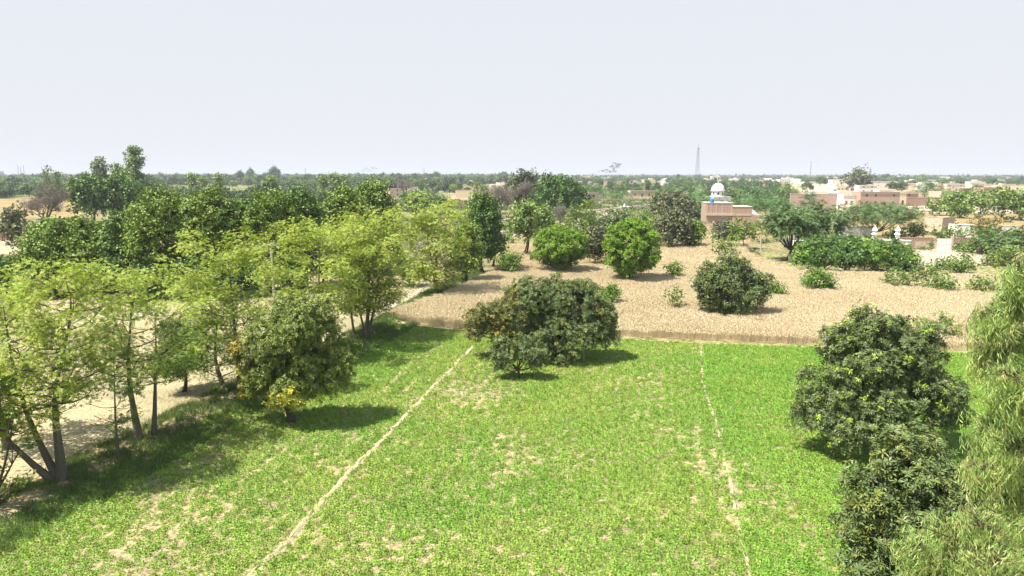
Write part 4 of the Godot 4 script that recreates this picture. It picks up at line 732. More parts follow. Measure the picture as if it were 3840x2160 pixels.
# ---------------------------------------------------------------- leaf sprays (unit size, y up)
func leaf(a: PackedVector3Array, base: Vector3, dir: Vector3, side: Vector3, length: float, width: float, droop: float) -> void:
	var tip := base + dir * length + Vector3.DOWN * droop * length
	var mid := base + dir * length * 0.5 + Vector3.DOWN * droop * length * 0.2
	a.append_array(PackedVector3Array([base, mid + side * width * 0.5, tip, base, tip, mid - side * width * 0.5]))

func rosette(n: int, width: float, droop: float) -> PackedVector3Array:
	var a := PackedVector3Array()
	for i in n:
		var t := TAU * (i + rng.randf() * 0.7) / n
		var el := rng.randf_range(-0.35, 0.95)
		var d := Vector3(cos(t) * cos(el), sin(el), sin(t) * cos(el))
		var s := d.cross(Vector3.UP).normalized().rotated(d, rng.randf_range(-0.8, 0.8))
		leaf(a, d * 0.06, d, s, rng.randf_range(0.75, 1.1), width, droop * rng.randf_range(0.4, 1.2))
	return a

func blob(n: int, size: float) -> PackedVector3Array:
	var a := PackedVector3Array()
	for i in n:
		var p := Vector3(rng.randfn(), rng.randfn(), rng.randfn()).normalized() * pow(rng.randf(), 0.4)
		var d := Vector3(rng.randfn(), rng.randfn() * 0.6, rng.randfn()).normalized()
		var s := d.cross(Vector3(rng.randfn(), 2.0, rng.randfn())).normalized()
		leaf(a, p - d * size * 0.5, d, s, size, size * 0.75, 0.15)
	return a

func feather(n: int) -> PackedVector3Array:
	var a := PackedVector3Array()
	for k in 3:
		var az := rng.randf() * TAU
		var d := Vector3(cos(az), rng.randf_range(0.0, 0.5), sin(az)).normalized()
		var s := d.cross(Vector3.UP).normalized()
		for i in n:
			var f := (i + 0.5) / n
			var c := d * f * 1.1 + Vector3.DOWN * f * f * 0.45
			for sg in [-1.0, 1.0]:
				var ld: Vector3 = (s * sg + d * 0.5 + Vector3.UP * rng.randf_range(-0.3, 0.4)).normalized()
				var w := ld.cross(Vector3.UP).normalized()
				a.append_array(PackedVector3Array([c - w * 0.06, c + ld * rng.randf_range(0.2, 0.34), c + w * 0.06]))
	return a

func palmate(n: int) -> PackedVector3Array:
	var a := PackedVector3Array()
	for i in n:
		var az := TAU * (i + rng.randf()) / n
		var c := Vector3(cos(az), rng.randf_range(-0.12, 0.22), sin(az)) * rng.randf_range(0.3, 0.85)
		var tilt := Basis(Vector3(rng.randfn(), 0, rng.randfn()).normalized(), rng.randf_range(0.0, 0.5))
		for k in 5:
			var b := az + TAU * k / 5.0
			var d := tilt * Vector3(cos(b), 0.05, sin(b))
			var s := tilt * Vector3(-sin(b), 0, cos(b))
			leaf(a, c, d, s, rng.randf_range(0.24, 0.34), 0.13, 0.2)
	return a

func strands(n: int) -> PackedVector3Array:
	var a := PackedVector3Array()
	for k in 3:
		var az := rng.randf() * TAU
		var out := Vector3(cos(az), 0, sin(az))
		for i in n:
			var f := (i + rng.randf()) / n
			var p := out * (sin(f * 1.6) * 0.45) + Vector3.DOWN * f * f * 1.3
			var d := (Vector3(rng.randfn(), 0, rng.randfn()) * 0.35 + out * 0.15 + Vector3.DOWN).normalized()
			var s := d.cross(Vector3(rng.randfn(), 0.2, rng.randfn())).normalized()
			leaf(a, p, d, s, rng.randf_range(0.35, 0.62), 0.05, 0.0)
	return a

var SPRAY := {}
func make_sprays() -> void:
	rng.seed = 77
	for k in 4:
		SPRAY["rosette%d" % k] = rosette(9, 0.3, 0.3)
		SPRAY["rosette_few%d" % k] = rosette(7, 0.36, 0.3)
		SPRAY["blob%d" % k] = blob(12, 0.55)
		SPRAY["blob_few%d" % k] = blob(6, 0.85)
		SPRAY["feather%d" % k] = feather(8)
		SPRAY["feather_few%d" % k] = feather(4)
		SPRAY["palmate%d" % k] = palmate(4)
		SPRAY["palmate_few%d" % k] = palmate(4)
		SPRAY["strands%d" % k] = strands(9)
		SPRAY["strands_few%d" % k] = strands(4)

const TINTS := {
	"mango": [[0.104, 0.143, 0.048], [0.123, 0.166, 0.061], [0.086, 0.122, 0.041], [0.116, 0.159, 0.066], [0.141, 0.179, 0.074], [0.104, 0.153, 0.046], [0.113, 0.155, 0.052], [0.133, 0.18, 0.066], [0.093, 0.132, 0.045], [0.125, 0.172, 0.071], [0.153, 0.193, 0.079], [0.113, 0.165, 0.049], [0.295, 0.41, 0.044]],
	"mango_lime": [[0.133, 0.182, 0.04], [0.158, 0.211, 0.05], [0.109, 0.155, 0.034], [0.148, 0.203, 0.054], [0.181, 0.227, 0.061], [0.133, 0.194, 0.038], [0.22, 0.28, 0.045], [0.26, 0.31, 0.05]],
	"mango_old": [[0.107, 0.148, 0.056], [0.132, 0.175, 0.064], [0.095, 0.134, 0.047], [0.119, 0.17, 0.056], [0.177, 0.21, 0.047], [0.1, 0.15, 0.049]],
	"mango_flush": [[0.1, 0.13, 0.05], [0.12, 0.15, 0.055], [0.19, 0.19, 0.045], [0.24, 0.21, 0.05], [0.15, 0.17, 0.045]],
	"yellow": [[0.44, 0.44, 0.05], [0.38, 0.4, 0.05], [0.46, 0.42, 0.06], [0.26, 0.31, 0.04]],
	"gold": [[0.32, 0.26, 0.035], [0.24, 0.21, 0.035], [0.36, 0.32, 0.04], [0.13, 0.15, 0.035]],
	"bright": [[0.13, 0.25, 0.02], [0.165, 0.3, 0.024], [0.105, 0.21, 0.018], [0.15, 0.275, 0.022], [0.19, 0.31, 0.03], [0.2, 0.27, 0.035]],
	"semal": [[0.279, 0.378, 0.053], [0.333, 0.425, 0.059], [0.233, 0.333, 0.048], [0.373, 0.445, 0.078], [0.319, 0.358, 0.084]],
	"semal_deep": [[0.138, 0.23, 0.04], [0.172, 0.259, 0.046], [0.109, 0.19, 0.034], [0.201, 0.276, 0.052]],
	"shisham": [[0.122, 0.198, 0.031], [0.152, 0.235, 0.039], [0.102, 0.169, 0.027], [0.173, 0.255, 0.043], [0.203, 0.264, 0.053]],
	"shisham_dark": [[0.083, 0.155, 0.031], [0.104, 0.18, 0.039], [0.071, 0.132, 0.027], [0.116, 0.189, 0.035]],
	"deep": [[0.067, 0.14, 0.028], [0.092, 0.176, 0.035], [0.058, 0.118, 0.025], [0.126, 0.213, 0.038]],
	"acacia": [[0.097, 0.163, 0.057], [0.116, 0.19, 0.063], [0.081, 0.141, 0.05], [0.137, 0.208, 0.069]],
	"mesquite": [[0.084, 0.173, 0.048], [0.104, 0.202, 0.054], [0.076, 0.151, 0.043], [0.126, 0.216, 0.06]],
	"light": [[0.182, 0.273, 0.065], [0.215, 0.305, 0.078], [0.15, 0.234, 0.058], [0.13, 0.195, 0.052]],
	"olive": [[0.111, 0.13, 0.065], [0.13, 0.15, 0.078], [0.091, 0.111, 0.058], [0.156, 0.169, 0.078]],
	"eucalypt": [[0.29, 0.42, 0.123], [0.349, 0.473, 0.155], [0.233, 0.367, 0.104], [0.407, 0.49, 0.181], [0.218, 0.332, 0.097], [0.392, 0.385, 0.155]],
	"grey_green": [[0.156, 0.211, 0.109], [0.187, 0.234, 0.118], [0.133, 0.187, 0.094], [0.203, 0.25, 0.109]],
	"bush": [[0.104, 0.208, 0.026], [0.13, 0.24, 0.029], [0.085, 0.176, 0.023], [0.156, 0.26, 0.039]],
	"orange": [[0.3, 0.23, 0.1], [0.36, 0.28, 0.12], [0.26, 0.22, 0.1], [0.16, 0.18, 0.06]],
	"bare": [[0.19, 0.175, 0.16], [0.23, 0.21, 0.195], [0.15, 0.14, 0.125]],
	"far": [[0.081, 0.134, 0.051], [0.095, 0.155, 0.059], [0.07, 0.117, 0.048], [0.11, 0.155, 0.059]],
}

func tinted(key: String, n: int) -> Array:
	var id := "%s/%d" % [key, n]
	if not tint_cache.has(id):
		var r := RandomNumberGenerator.new()
		r.seed = hash(id)
		var out := []
		for c in TINTS[key]:
			for rep in 2:
				var a := PackedColorArray()
				var i := 0
				while i < n:
					var f := r.randf_range(0.82, 1.2)
					var col := Color(c[0] * f * r.randf_range(0.94, 1.06), c[1] * f, c[2] * f * r.randf_range(0.9, 1.1))
					for q in mini(6, n - i):
						a.append(col)
					i += 6
				out.append(a)
		tint_cache[id] = out
	return tint_cache[id]

func spray(kind: String, at: Vector3, up: Vector3, size: float, tint: String) -> void:
	var t: PackedVector3Array = SPRAY[kind + str(rng.randi() % 4)]
	var x := up.cross(Vector3(rng.randfn(), rng.randfn(), rng.randfn())).normalized()
	var b := Basis(x, up, x.cross(up)).scaled(Vector3.ONE * size)
	CV.append_array(Transform3D(b, at) * t)
	var cols: Array = tinted(tint, t.size())
	CC.append_array(cols[rng.randi() % cols.size()])

func crown_mesh() -> ArrayMesh:
	var a := []
	a.resize(Mesh.ARRAY_MAX)
	a[Mesh.ARRAY_VERTEX] = CV
	a[Mesh.ARRAY_COLOR] = CC
	var m := ArrayMesh.new()
	m.add_surface_from_arrays(Mesh.PRIMITIVE_TRIANGLES, a)
	leaf_tris += CV.size() / 3
	CV = PackedVector3Array()
	CC = PackedColorArray()
	return m

# lobes: [centre, radii(Vector3), tint]; leaves gather in tufts on and under the lobes' skins
func leafy(lobes: Array, kind: String, size: float, cover: float, tuft: float, up_pull: float, low := -0.55) -> void:
	var area := 0.0
	var acc := PackedFloat32Array()
	for l in lobes:
		var r: Vector3 = l[1]
		area += 4.0 * PI * pow((pow(r.x * r.y, 1.6) + pow(r.x * r.z, 1.6) + pow(r.y * r.z, 1.6)) / 3.0, 1.0 / 1.6)
		acc.append(area)
	var per := 5
	var tufts := int(cover * area / (size * size) / per)
	for i in tufts:
		var pick := rng.randf() * area
		var j := acc.bsearch(pick)
		var l: Array = lobes[mini(j, lobes.size() - 1)]
		var d := Vector3(rng.randfn(), rng.randfn(), rng.randfn()).normalized()
		if d.y < low:
			d.y = -d.y
		var c: Vector3 = l[0]
		var r: Vector3 = l[1]
		var depth := 1.0 - 0.5 * pow(rng.randf(), 2.2)
		depth *= 1.0 + 0.22 * noise.get_noise_3d(c.x * 9.0 + d.x * 40.0, c.y * 9.0 + d.y * 40.0, c.z * 9.0 + d.z * 40.0)
		var p := c + d * r * depth
		var buried := false
		for o in lobes:
			var q: Vector3 = (p - o[0]) / o[1]
			if q.length_squared() < 0.42:
				buried = true
				break
		if buried and rng.randf() < 0.85:
			continue
		if p.y < 0.15:
			continue
		var tint: String = l[2]
		for k in per:
			var at := p + Vector3(rng.randfn(), rng.randfn() * 0.8, rng.randfn()) * tuft
			if at.y < 0.1:
				continue
			var up := (d * 0.8 + Vector3.UP * up_pull + Vector3(rng.randfn(), rng.randfn(), rng.randfn()) * 0.35).normalized()
			spray(kind, at, up, size * rng.randf_range(0.75, 1.25), tint)

func curve(a: Vector3, b: Vector3, bend: Vector3, n: int) -> PackedVector3Array:
	var out := PackedVector3Array()
	for i in n + 1:
		var t := float(i) / n
		out.append(a.lerp(b, t) + bend * 4.0 * t * (1.0 - t))
	return out

func taper(r0: float, r1: float, n: int, flare := 0.0) -> PackedFloat32Array:
	var out := PackedFloat32Array()
	for i in n + 1:
		var t := float(i) / n
		out.append(lerpf(r0, r1, t) + flare * r0 * pow(1.0 - t, 6.0))
	return out

func wood(lobes: Array, h: float, r: float, fork: float, limbs: int, base := Vector3.ZERO) -> MB:
	var b := MB.new()
	var f := base + Vector3(rng.randfn() * 0.03 * h, fork, rng.randfn() * 0.03 * h)
	b.tube(curve(base + Vector3.DOWN * 0.15, f, Vector3(rng.randfn(), 0, rng.randfn()) * 0.02 * h, 5), taper(r, r * 0.7, 5, 0.5), 9)
	for i in mini(limbs, lobes.size()):
		var l: Array = lobes[i * lobes.size() / mini(limbs, lobes.size())]
		var to: Vector3 = l[0]
		if to.y < fork * 0.7:
			continue
		b.tube(curve(f, to, Vector3(0, -0.1 * (to - f).length(), 0) + Vector3(rng.randfn(), 0, rng.randfn()) * 0.1, 4), taper(r * 0.55, r * 0.12, 4), 6)
		var rad: Vector3 = l[1]
		for k in 3:
			var e := to + Vector3(rng.randfn(), rng.randf_range(-0.3, 0.9), rng.randfn()).normalized() * rad * 0.85
			b.tube(curve(to.lerp(f, 0.25), e, Vector3(0, 0.08, 0), 3), taper(r * 0.16, r * 0.04, 3), 5)
	return b

# lobes filling an envelope: dome (widest low), ball, column, umbrella, vase
func envelope(shape: String, h: float, w: float, low: float, count: int, lobe: float, tint: String) -> Array:
	var out := []
	var R := w * 0.5
	var hc := (h - low) * 0.5
	var mid := low + hc
	for i in count:
		var t := (i + 0.5) / count
		var az := i * 2.39996 + rng.randf() * 0.7
		var y := 1.0 - 2.0 * t
		var ring := sqrt(maxf(0.0, 1.0 - y * y))
		var rr := lobe * R * rng.randf_range(0.75, 1.25)
		var p := Vector3.ZERO
		if shape == "dome":
			y = lerpf(-0.75, 1.0, pow(1.0 - t, 0.9))
			ring = sqrt(maxf(0.05, 1.0 - pow(maxf(y, 0.0), 2.0))) * (1.0 if y > -0.4 else 0.85)
		elif shape == "umbrella":
			y = lerpf(-0.5, 1.0, 1.0 - t)
			ring = sqrt(maxf(0.03, 1.0 - pow(maxf(y, 0.0), 1.6)))
		elif shape == "column":
			ring = 0.85 if absf(y) < 0.75 else 0.5
		var rh := Vector3(rr, rr * 0.85, rr)
		if shape == "umbrella":
			rh.y = rr * 0.55
		if shape == "column":
			rh.y = rr * 1.3
		var jit := rng.randf_range(0.8, 1.05)
		p = Vector3(cos(az) * ring * (R - rr * 0.8) * jit, mid + y * maxf(hc - rh.y * 0.9, 0.1), sin(az) * ring * (R - rr * 0.8) * jit)
		out.append([p, rh, tint])
	if shape != "umbrella" and shape != "column":
		out.append([Vector3(0, mid, 0), Vector3(R * 0.6, hc * 0.65, R * 0.6), tint])
	return out

func give_tree(o: Node3D, w: MB, bark: Material, leaves: Material) -> void:
	part("trunk", w, bark, o)
	part_mesh("crown", crown_mesh(), leaves, o)

func semal(o: Node3D, h: float, w: float, tint: String, d: float, stems: Array) -> void:
	var b := MB.new()
	var few := d > 52.0
	var size := maxf(0.45, 0.0074 * d)
	var lobes := []
	for st in stems:
		var lean: Vector3 = st[0]
		var sh: float = st[1] * h * 0.86
		var r: float = st[2] * 0.72
		var top := lean + Vector3(0, sh, 0)
		var n := 9
		var axis := PackedVector3Array()
		var wob := Vector3(rng.randfn(), 0, rng.randfn()) * 0.25
		for i in n + 1:
			var t := float(i) / n
			var lt := 1.0 - pow(1.0 - t, 1.7)
			axis.append(Vector3(lean.x * lt, sh * t, lean.z * lt) + wob * sin(t * 5.0) * t)
		b.tube(axis, taper(r, r * 0.12, n, 0.55), 9)
		var y0: float = st[3] - (0.1 if few else -0.02)
		var whorls := int((1.0 - y0) * sh / 0.95) + 2
		for k in whorls:
			var t := lerpf(y0, 0.99, float(k) / maxf(1.0, whorls - 1.0))
			var fi := t * n
			var i0 := mini(int(fi), n - 1)
			var p := axis[i0].lerp(axis[i0 + 1], fi - i0)
			var q := (t - y0) / (1.0 - y0)
			var reach: float = st[4] * w * 0.46 * (0.5 + 0.6 * sin(PI * clampf(q * 0.85 + 0.08, 0.0, 1.0)))
			var nb := 3 + rng.randi() % 3
			var a0 := rng.randf() * TAU
			for j in nb:
				var az := a0 + TAU * j / nb + rng.randf_range(-0.5, 0.5)
				var L := reach * rng.randf_range(0.5, 1.0)
				var rise := L * lerpf(0.2, 0.75, q) * rng.randf_range(0.4, 1.4)
				var e := p + Vector3(cos(az) * L, rise, sin(az) * L)
				var br := maxf(0.025, r * 0.3 * (1.0 - 0.5 * q))
				var path := curve(p, e, Vector3(0, -0.1 * L, 0) + Vector3(rng.randfn(), 0, rng.randfn()) * 0.09 * L, 5)
				b.tube(path, taper(br, br * 0.35, 5), 6, false)
				var rr: float = w * rng.randf_range(0.09, 0.155) * (0.7 + 0.3 * st[4])
				lobes.append([e, Vector3(rr, rr * rng.randf_range(0.5, 0.75), rr), tint])
				if rng.randf() < 0.55:
					lobes.append([path[3] + Vector3(rng.randfn(), rng.randf(), rng.randfn()) * 0.3, Vector3(rr, rr * 0.55, rr) * 0.8, tint])
				for s in 4:
					var az2 := az + rng.randf_range(-1.5, 1.5)
					var e2 := e + Vector3(cos(az2) * rr, rng.randf_range(0.1, 0.6) * rr, sin(az2) * rr)
					b.tube(PackedVector3Array([path[4], path[4].lerp(e2, 0.55) + Vector3.DOWN * 0.04, e2]), PackedFloat32Array([br * 0.4, br * 0.25, 0.01]), 4, false)
	leafy(lobes, "palmate_few" if few else "palmate", size, 0.84, size * 0.6, 1.1, -0.75)
	give_tree(o, b, M.bark_grey, leaf_mat("thin", 0.55, 0.7))

func bare_tree(o: Node3D, h: float, w: float, d: float) -> void:
	var b := MB.new()
	var tips := []
	var f := Vector3(0.3, h * 0.28, 0)
	b.tube(curve(Vector3(0, -0.2, 0), f, Vector3(0.2, 0, 0), 4), taper(h * 0.045, h * 0.03, 4, 0.5), 8)
	var level := [[f, Vector3.UP, h * 0.028]]
	var len := h * 0.3
	for gen in 5:
		var nxt := []
		for q in level:
			var kids := 4 if gen == 0 else 3
			for k in kids:
				var spread := 0.75
				var dir: Vector3 = (q[1] + Vector3(rng.randfn() * w / h, rng.randfn() * 0.4, rng.randfn() * w / h) * spread).normalized()
				dir.y = absf(dir.y) * 0.8 + 0.1
				dir = dir.normalized()
				var e: Vector3 = q[0] + dir * len * rng.randf_range(0.6, 1.15)
				var r1: float = maxf(q[2] * 0.55, 0.012 + d * 0.00006)
				b.tube(curve(q[0], e, Vector3(rng.randfn(), rng.randfn(), rng.randfn()) * len * 0.06, 3), taper(q[2] * 0.8, r1, 3), 5 if gen < 2 else 3, false)
				nxt.append([e, dir, r1])
		level = nxt
		len *= 0.62
	part("trunk", b, M.bark_bare, o)
	# the last dry twigs
	for q in level:
		for k in (3 if h > 9.0 else 1):
			spray("strands_few", q[0] + Vector3(rng.randfn(), rng.randfn(), rng.randfn()) * 0.4, Vector3(rng.randfn() * 0.6, -1.0, rng.randfn() * 0.6).normalized(), 1.2, "bare")
	part_mesh("twigs", crown_mesh(), leaf_mat("dry", 0.9, 0.1), o)

func plant(row: Array) -> void:
	var kind: String = row[0]
	var x: float = row[2]
	var z: float = row[3]
	var h: float = row[4]
	var w: float = row[5]
	var tint: String = row[6]
	var d := Vector2(x, z).length()
	rng.seed = int(row[7])
	noise.seed = int(row[7])
	var group: String = row[10] if row.size() > 10 else ""
	var o := thing(row[1], row[8], row[9], Vector3(x, 0, z), 0.0, group)
	var extra = row[11] if row.size() > 11 else null
	var near := d < 62.0
	match kind:
		"semal":
			semal(o, h, w, tint, d, extra)
		"bare":
			bare_tree(o, h, w, d)
		"mango":
			var lobes := []
			if extra:
				for e in extra:
					var r: float = e[3]
					var base_t: String = e[4] if e.size() > 4 else tint
					# a big lobe carries smaller ones, so that the skin is lumpy
					for s in 9:
						var dd := Vector3(rng.randfn(), rng.randfn(), rng.randfn()).normalized()
						lobes.append([Vector3(e[0], e[1], e[2]) + dd * r * 0.58, Vector3.ONE * r * rng.randf_range(0.38, 0.55), base_t])
			else:
				lobes = envelope("dome", h, w, h * 0.13, 34, 0.3, tint)
			var size := maxf(0.23, 0.0041 * d)
			leafy(lobes, "rosette" if near else "rosette_few", size, 0.78, size * 0.85, 0.35)
			give_tree(o, wood(lobes, h, 0.035 * h, h * 0.2, 12), M.bark_dark, leaf_mat("waxy", 0.44, 0.2))
		"ball":
			var lobes := envelope("ball", h, w, h * 0.08, 70, 0.22, tint)
			var size := 0.0034 * d
			leafy(lobes, "rosette_few", size, 0.95, size * 0.55, 0.5)
			give_tree(o, wood(lobes, h, 0.035 * h, h * 0.22, 12), M.bark_dark, leaf_mat("soft", 0.5, 0.3))
		"shisham":
			var lobes := envelope("dome", h, w * 1.06, h * 0.03, 34, 0.33, tint)
			var size := 0.0039 * d
			leafy(lobes, "blob" if d < 85.0 else "blob_few", size, 0.72 if d < 130.0 else 0.6, size * 1.0, 0.3)
			give_tree(o, wood(lobes, h, 0.026 * h, h * 0.3, 12), M.bark_dark, leaf_mat("soft", 0.5, 0.3))
		"acacia":
			var lobes := envelope("umbrella", h, w * 1.08, h * (0.12 if w / h > 1.15 and w / h < 1.45 else 0.3), 36, 0.28, tint)
			var size := maxf(0.5, 0.0058 * d)
			leafy(lobes, "feather" if d < 180.0 else "feather_few", size, 1.25, size * 0.7, 0.7)
			give_tree(o, wood(lobes, h, 0.03 * h, h * 0.2, 16), M.bark_dark, leaf_mat("soft", 0.5, 0.3))
		"mesquite":
			var lobes := envelope("umbrella", h, w, h * 0.08, 18, 0.32, tint)
			var size := maxf(0.5, 0.0052 * d)
			leafy(lobes, "feather_few", size, 1.3, size * 0.6, 0.6)
			give_tree(o, wood(lobes, h, 0.03 * h, h * 0.15, 8), M.bark_dark, leaf_mat("soft", 0.5, 0.3))
		"hedge":
			var lobes := envelope("dome", h, w, 0.0, 20, 0.36, tint)
			var size := maxf(0.4, 0.005 * d)
			leafy(lobes, "feather_few", size, 0.9, size * 0.6, 0.5)
			leafy(lobes, "blob_few", size * 0.8, 0.25, size * 0.6, 0.5)
			give_tree(o, wood(lobes, h, 0.02 * h, h * 0.08, 8), M.bark_dark, leaf_mat("soft", 0.5, 0.3))
		"round":
			var lobes := envelope("ball", h, w, h * 0.3, 20, 0.34, tint)
			var size := 0.0038 * d
			leafy(lobes, "blob_few", size, 0.8, size * 1.2, 0.35)
			var wb := wood(lobes, h, 0.02 * h, h * 0.36, 10)
			wb.tube(curve(Vector3(0, h * 0.1, 0), Vector3(w * 0.16, h * 0.55, 0.3), Vector3(0.2, 0, 0), 4), taper(0.014 * h, 0.006 * h, 4), 6)
			give_tree(o, wb, M.bark_dark, leaf_mat("soft", 0.5, 0.3))
		"airy":
			var lobes := envelope("ball", h, w, h * 0.25, 22, 0.24, tint)
			lobes.pop_back()
			var size := 0.0040 * d
			leafy(lobes, "blob_few", size, 0.34, size * 1.2, 0.4)
			give_tree(o, wood(lobes, h, 0.02 * h, h * 0.35, 16), M.bark_grey, leaf_mat("thin", 0.55, 0.5))
		"tall":
			var lobes := envelope("column", h, w, h * 0.18, 20, 0.42, tint)
			var size := 0.0027 * d
			leafy(lobes, "blob_few", size, 0.62, size * 0.8, 0.3)
			give_tree(o, wood(lobes, h, 0.014 * h, h * 0.6, 12), M.bark_pale, leaf_mat("soft", 0.5, 0.3))
		"bush":
			var lobes := envelope("dome", h, w, 0.05, 14, 0.36, tint)
			var size := maxf(0.2, 0.0042 * d)
			leafy(lobes, "blob", size, 0.6, size * 0.9, 0.3)
			give_tree(o, wood(lobes, h, 0.03 * h, h * 0.12, 8), M.bark_dark, leaf_mat("soft", 0.5, 0.3))
		"openbush":
			var lobes := envelope("ball", h, w, 0.1, 16, 0.26, tint)
			lobes.pop_back()
			var size := maxf(0.2, 0.0036 * d)
			leafy(lobes, "blob_few", size, 0.36, size * 1.1, 0.4)
			give_tree(o, wood(lobes, h, 0.025 * h, h * 0.1, 14), M.bark_dark, leaf_mat("thin", 0.55, 0.5))
		"eucalypt":
			var lobes := []
			for e in extra:
				lobes.append([Vector3(e[0], e[1], e[2]), Vector3(e[3], e[3] * 0.9, e[3]), tint])
			var b := MB.new()
			var top := Vector3(-0.2, h, 0.1)
			b.tube(curve(Vector3(0, -0.2, 0), top, Vector3(0.2, 0, 0.1), 8), taper(0.24, 0.03, 8, 0.4), 9)
			for l in lobes:
				var c: Vector3 = l[0]
				var from := Vector3(0, clampf(c.y - 2.6, 2.0, h - 0.5), 0)
				b.tube(curve(from, c + Vector3(0, 0.5, 0), Vector3(0, 0.25, 0), 5), taper(0.035, 0.01, 5), 6, false)
				var rad: Vector3 = l[1]
				for k in 52:
					var dd := Vector3(rng.randfn(), rng.randfn() * 0.7 + 0.25, rng.randfn()).normalized()
					var e := c + dd * rad * rng.randf_range(0.35, 1.0)
					b.tube(curve(c, e, Vector3(0, 0.12, 0), 3), taper(0.012, 0.004, 3), 4, false)
					for s in 3:
						var out := Vector3(dd.x, 0.1, dd.z).normalized()
						spray("strands", e.lerp(c, s * 0.22) + Vector3(rng.randfn(), rng.randfn(), rng.randfn()) * 0.1, (Vector3.UP + out * 0.5).normalized(), rng.randf_range(0.2, 0.4), tint)
			give_tree(o, b, M.bark_dark, leaf_mat("weeping", 0.5, 0.4))
		"far":
			var shape: String = extra
			if not protos.has(shape):
				rng.seed = 1000 + protos.size()
				var lobes: Array
				var k := "blob_few"
				match shape:
					"round": lobes = envelope("dome", 8.0, 8.0, 0.6, 12, 0.42, "far")
					"flat": lobes = envelope("umbrella", 6.0, 9.0, 0.4, 14, 0.34, "far")
					"column": lobes = envelope("column", 10.0, 4.0, 0.5, 10, 0.6, "far")
					"light": lobes = envelope("dome", 8.0, 8.0, 1.2, 12, 0.40, "light")
				leafy(lobes, k, 0.85, 0.8, 0.5, 0.3)
				var wb := wood(lobes, 8.0, 0.2, 1.6, 5)
				protos[shape] = [wb.mesh(), crown_mesh(), Vector3(4.0, 10.0, 4.0) if shape == "column" else Vector3(9.0, 6.0, 9.0) if shape == "flat" else Vector3(8.0, 8.0, 8.0)]
			var pr: Array = protos[shape]
			var full: Vector3 = pr[2]
			part_mesh("trunk", pr[0], M.bark_dark, o)
			part_mesh("crown", pr[1], leaf_mat("soft", 0.5, 0.3), o)
			o.rotation.y = rng.randf() * TAU
			o.scale = Vector3(w / full.x, h / full.y, w / full.z)

# ---------------------------------------------------------------- scattered plants (nobody could count them)
func patch_leaves(n: int, r: float, h: float, size: float, upright: float) -> ArrayMesh:
	var a := PackedVector3Array()
	for i in n:
		var az := rng.randf() * TAU
		var q := r * sqrt(rng.randf())
		var base := Vector3(cos(az) * q, h * rng.randf_range(0.05, 0.9) * (1.0 - 0.4 * q / r), sin(az) * q)
		var d := Vector3(rng.randfn(), upright + rng.randfn() * 0.3, rng.randfn()).normalized()
		var s := d.cross(Vector3(rng.randfn(), 1.0, rng.randfn())).normalized()
		leaf(a, base, d, s, size * rng.randf_range(0.7, 1.3), size * 0.8, 0.15)
	var ar := []
	ar.resize(Mesh.ARRAY_MAX)
	ar[Mesh.ARRAY_VERTEX] = a
	var m := ArrayMesh.new()
	m.add_surface_from_arrays(Mesh.PRIMITIVE_TRIANGLES, ar)
	return m

func patch_stalks(n: int, half: float, h: float, blade: float, ears: bool, lean: float) -> ArrayMesh:
	var a := PackedVector3Array()
	for i in n:
		var b := Vector3(rng.randf_range(-half, half), 0, rng.randf_range(-half, half))
		var hh := h * rng.randf_range(0.82, 1.08)
		var t := b + Vector3(rng.randfn() * lean, hh, rng.randfn() * lean)
		var s := Vector3(rng.randfn(), 0, rng.randfn()).normalized() * blade
		a.append_array(PackedVector3Array([b - s, t, b + s]))
		if ears:
			var d := Vector3(rng.randfn() * 0.5, 1.0, rng.randfn() * 0.5).normalized()
			var w := d.cross(Vector3(rng.randfn(), 0, rng.randfn())).normalized() * 0.022
			var e := t + d * rng.randf_range(0.09, 0.15)
			var m := t.lerp(e, 0.4)
			a.append_array(PackedVector3Array([t - d * 0.02, m + w, e, t - d * 0.02, e, m - w]))
	var ar := []
	ar.resize(Mesh.ARRAY_MAX)
	ar[Mesh.ARRAY_VERTEX] = a
	var mm := ArrayMesh.new()
	mm.add_surface_from_arrays(Mesh.PRIMITIVE_TRIANGLES, ar)
	return mm

# cells: share(x, z) -> 0..1 chance, tone(x, z, v) -> Color
func scatter(called: String, label: String, category: String, mesh: Mesh, mat: Material, poly: PackedVector2Array, step: float, share: Callable, tone: Callable, smin: float, smax: float, sd: int, flat_up := 0.08) -> void:
	rng.seed = sd
	var lo := poly[0]
	var hi := poly[0]
	for p in poly:
		lo = lo.min(p)
		hi = hi.max(p)
	var buf := PackedFloat32Array()
	var n := 0
	var z := lo.y
	while z < hi.y:
		var x := lo.x
		while x < hi.x:
			var px := x + rng.randf() * step
			var pz := z + rng.randf() * step
			x += step
			if absf(px) > -pz * 0.79 + 9.0:
				continue
			if not Geometry2D.is_point_in_polygon(Vector2(px, pz), poly):
				continue
			if rng.randf() > share.call(px, pz):
				continue
			var s := rng.randf_range(smin, smax)
			var a := rng.randf() * TAU
			var ca := cos(a) * s
			var sa := sin(a) * s
			var hs := s * rng.randf_range(0.8, 1.2)
			var c: Color = tone.call(px, pz, rng.randf())
			buf.append_array(PackedFloat32Array([ca, rng.randfn() * flat_up * s, sa, px, 0.0, hs, 0.0, lift(px, pz), -sa, rng.randfn() * flat_up * s, ca, pz, c.r, c.g, c.b, 1.0]))
			n += 1
		z += step
	var mm := MultiMesh.new()
	mm.transform_format = MultiMesh.TRANSFORM_3D
	mm.use_colors = true
	mm.mesh = mesh
	mm.instance_count = n
	mm.buffer = buf
	var o := MultiMeshInstance3D.new()
	o.name = numbered(called)
	o.multimesh = mm
	o.material_override = mat
	add_child(o)
	meta(o, label, category, "", "stuff")
	print(called, " ", n)

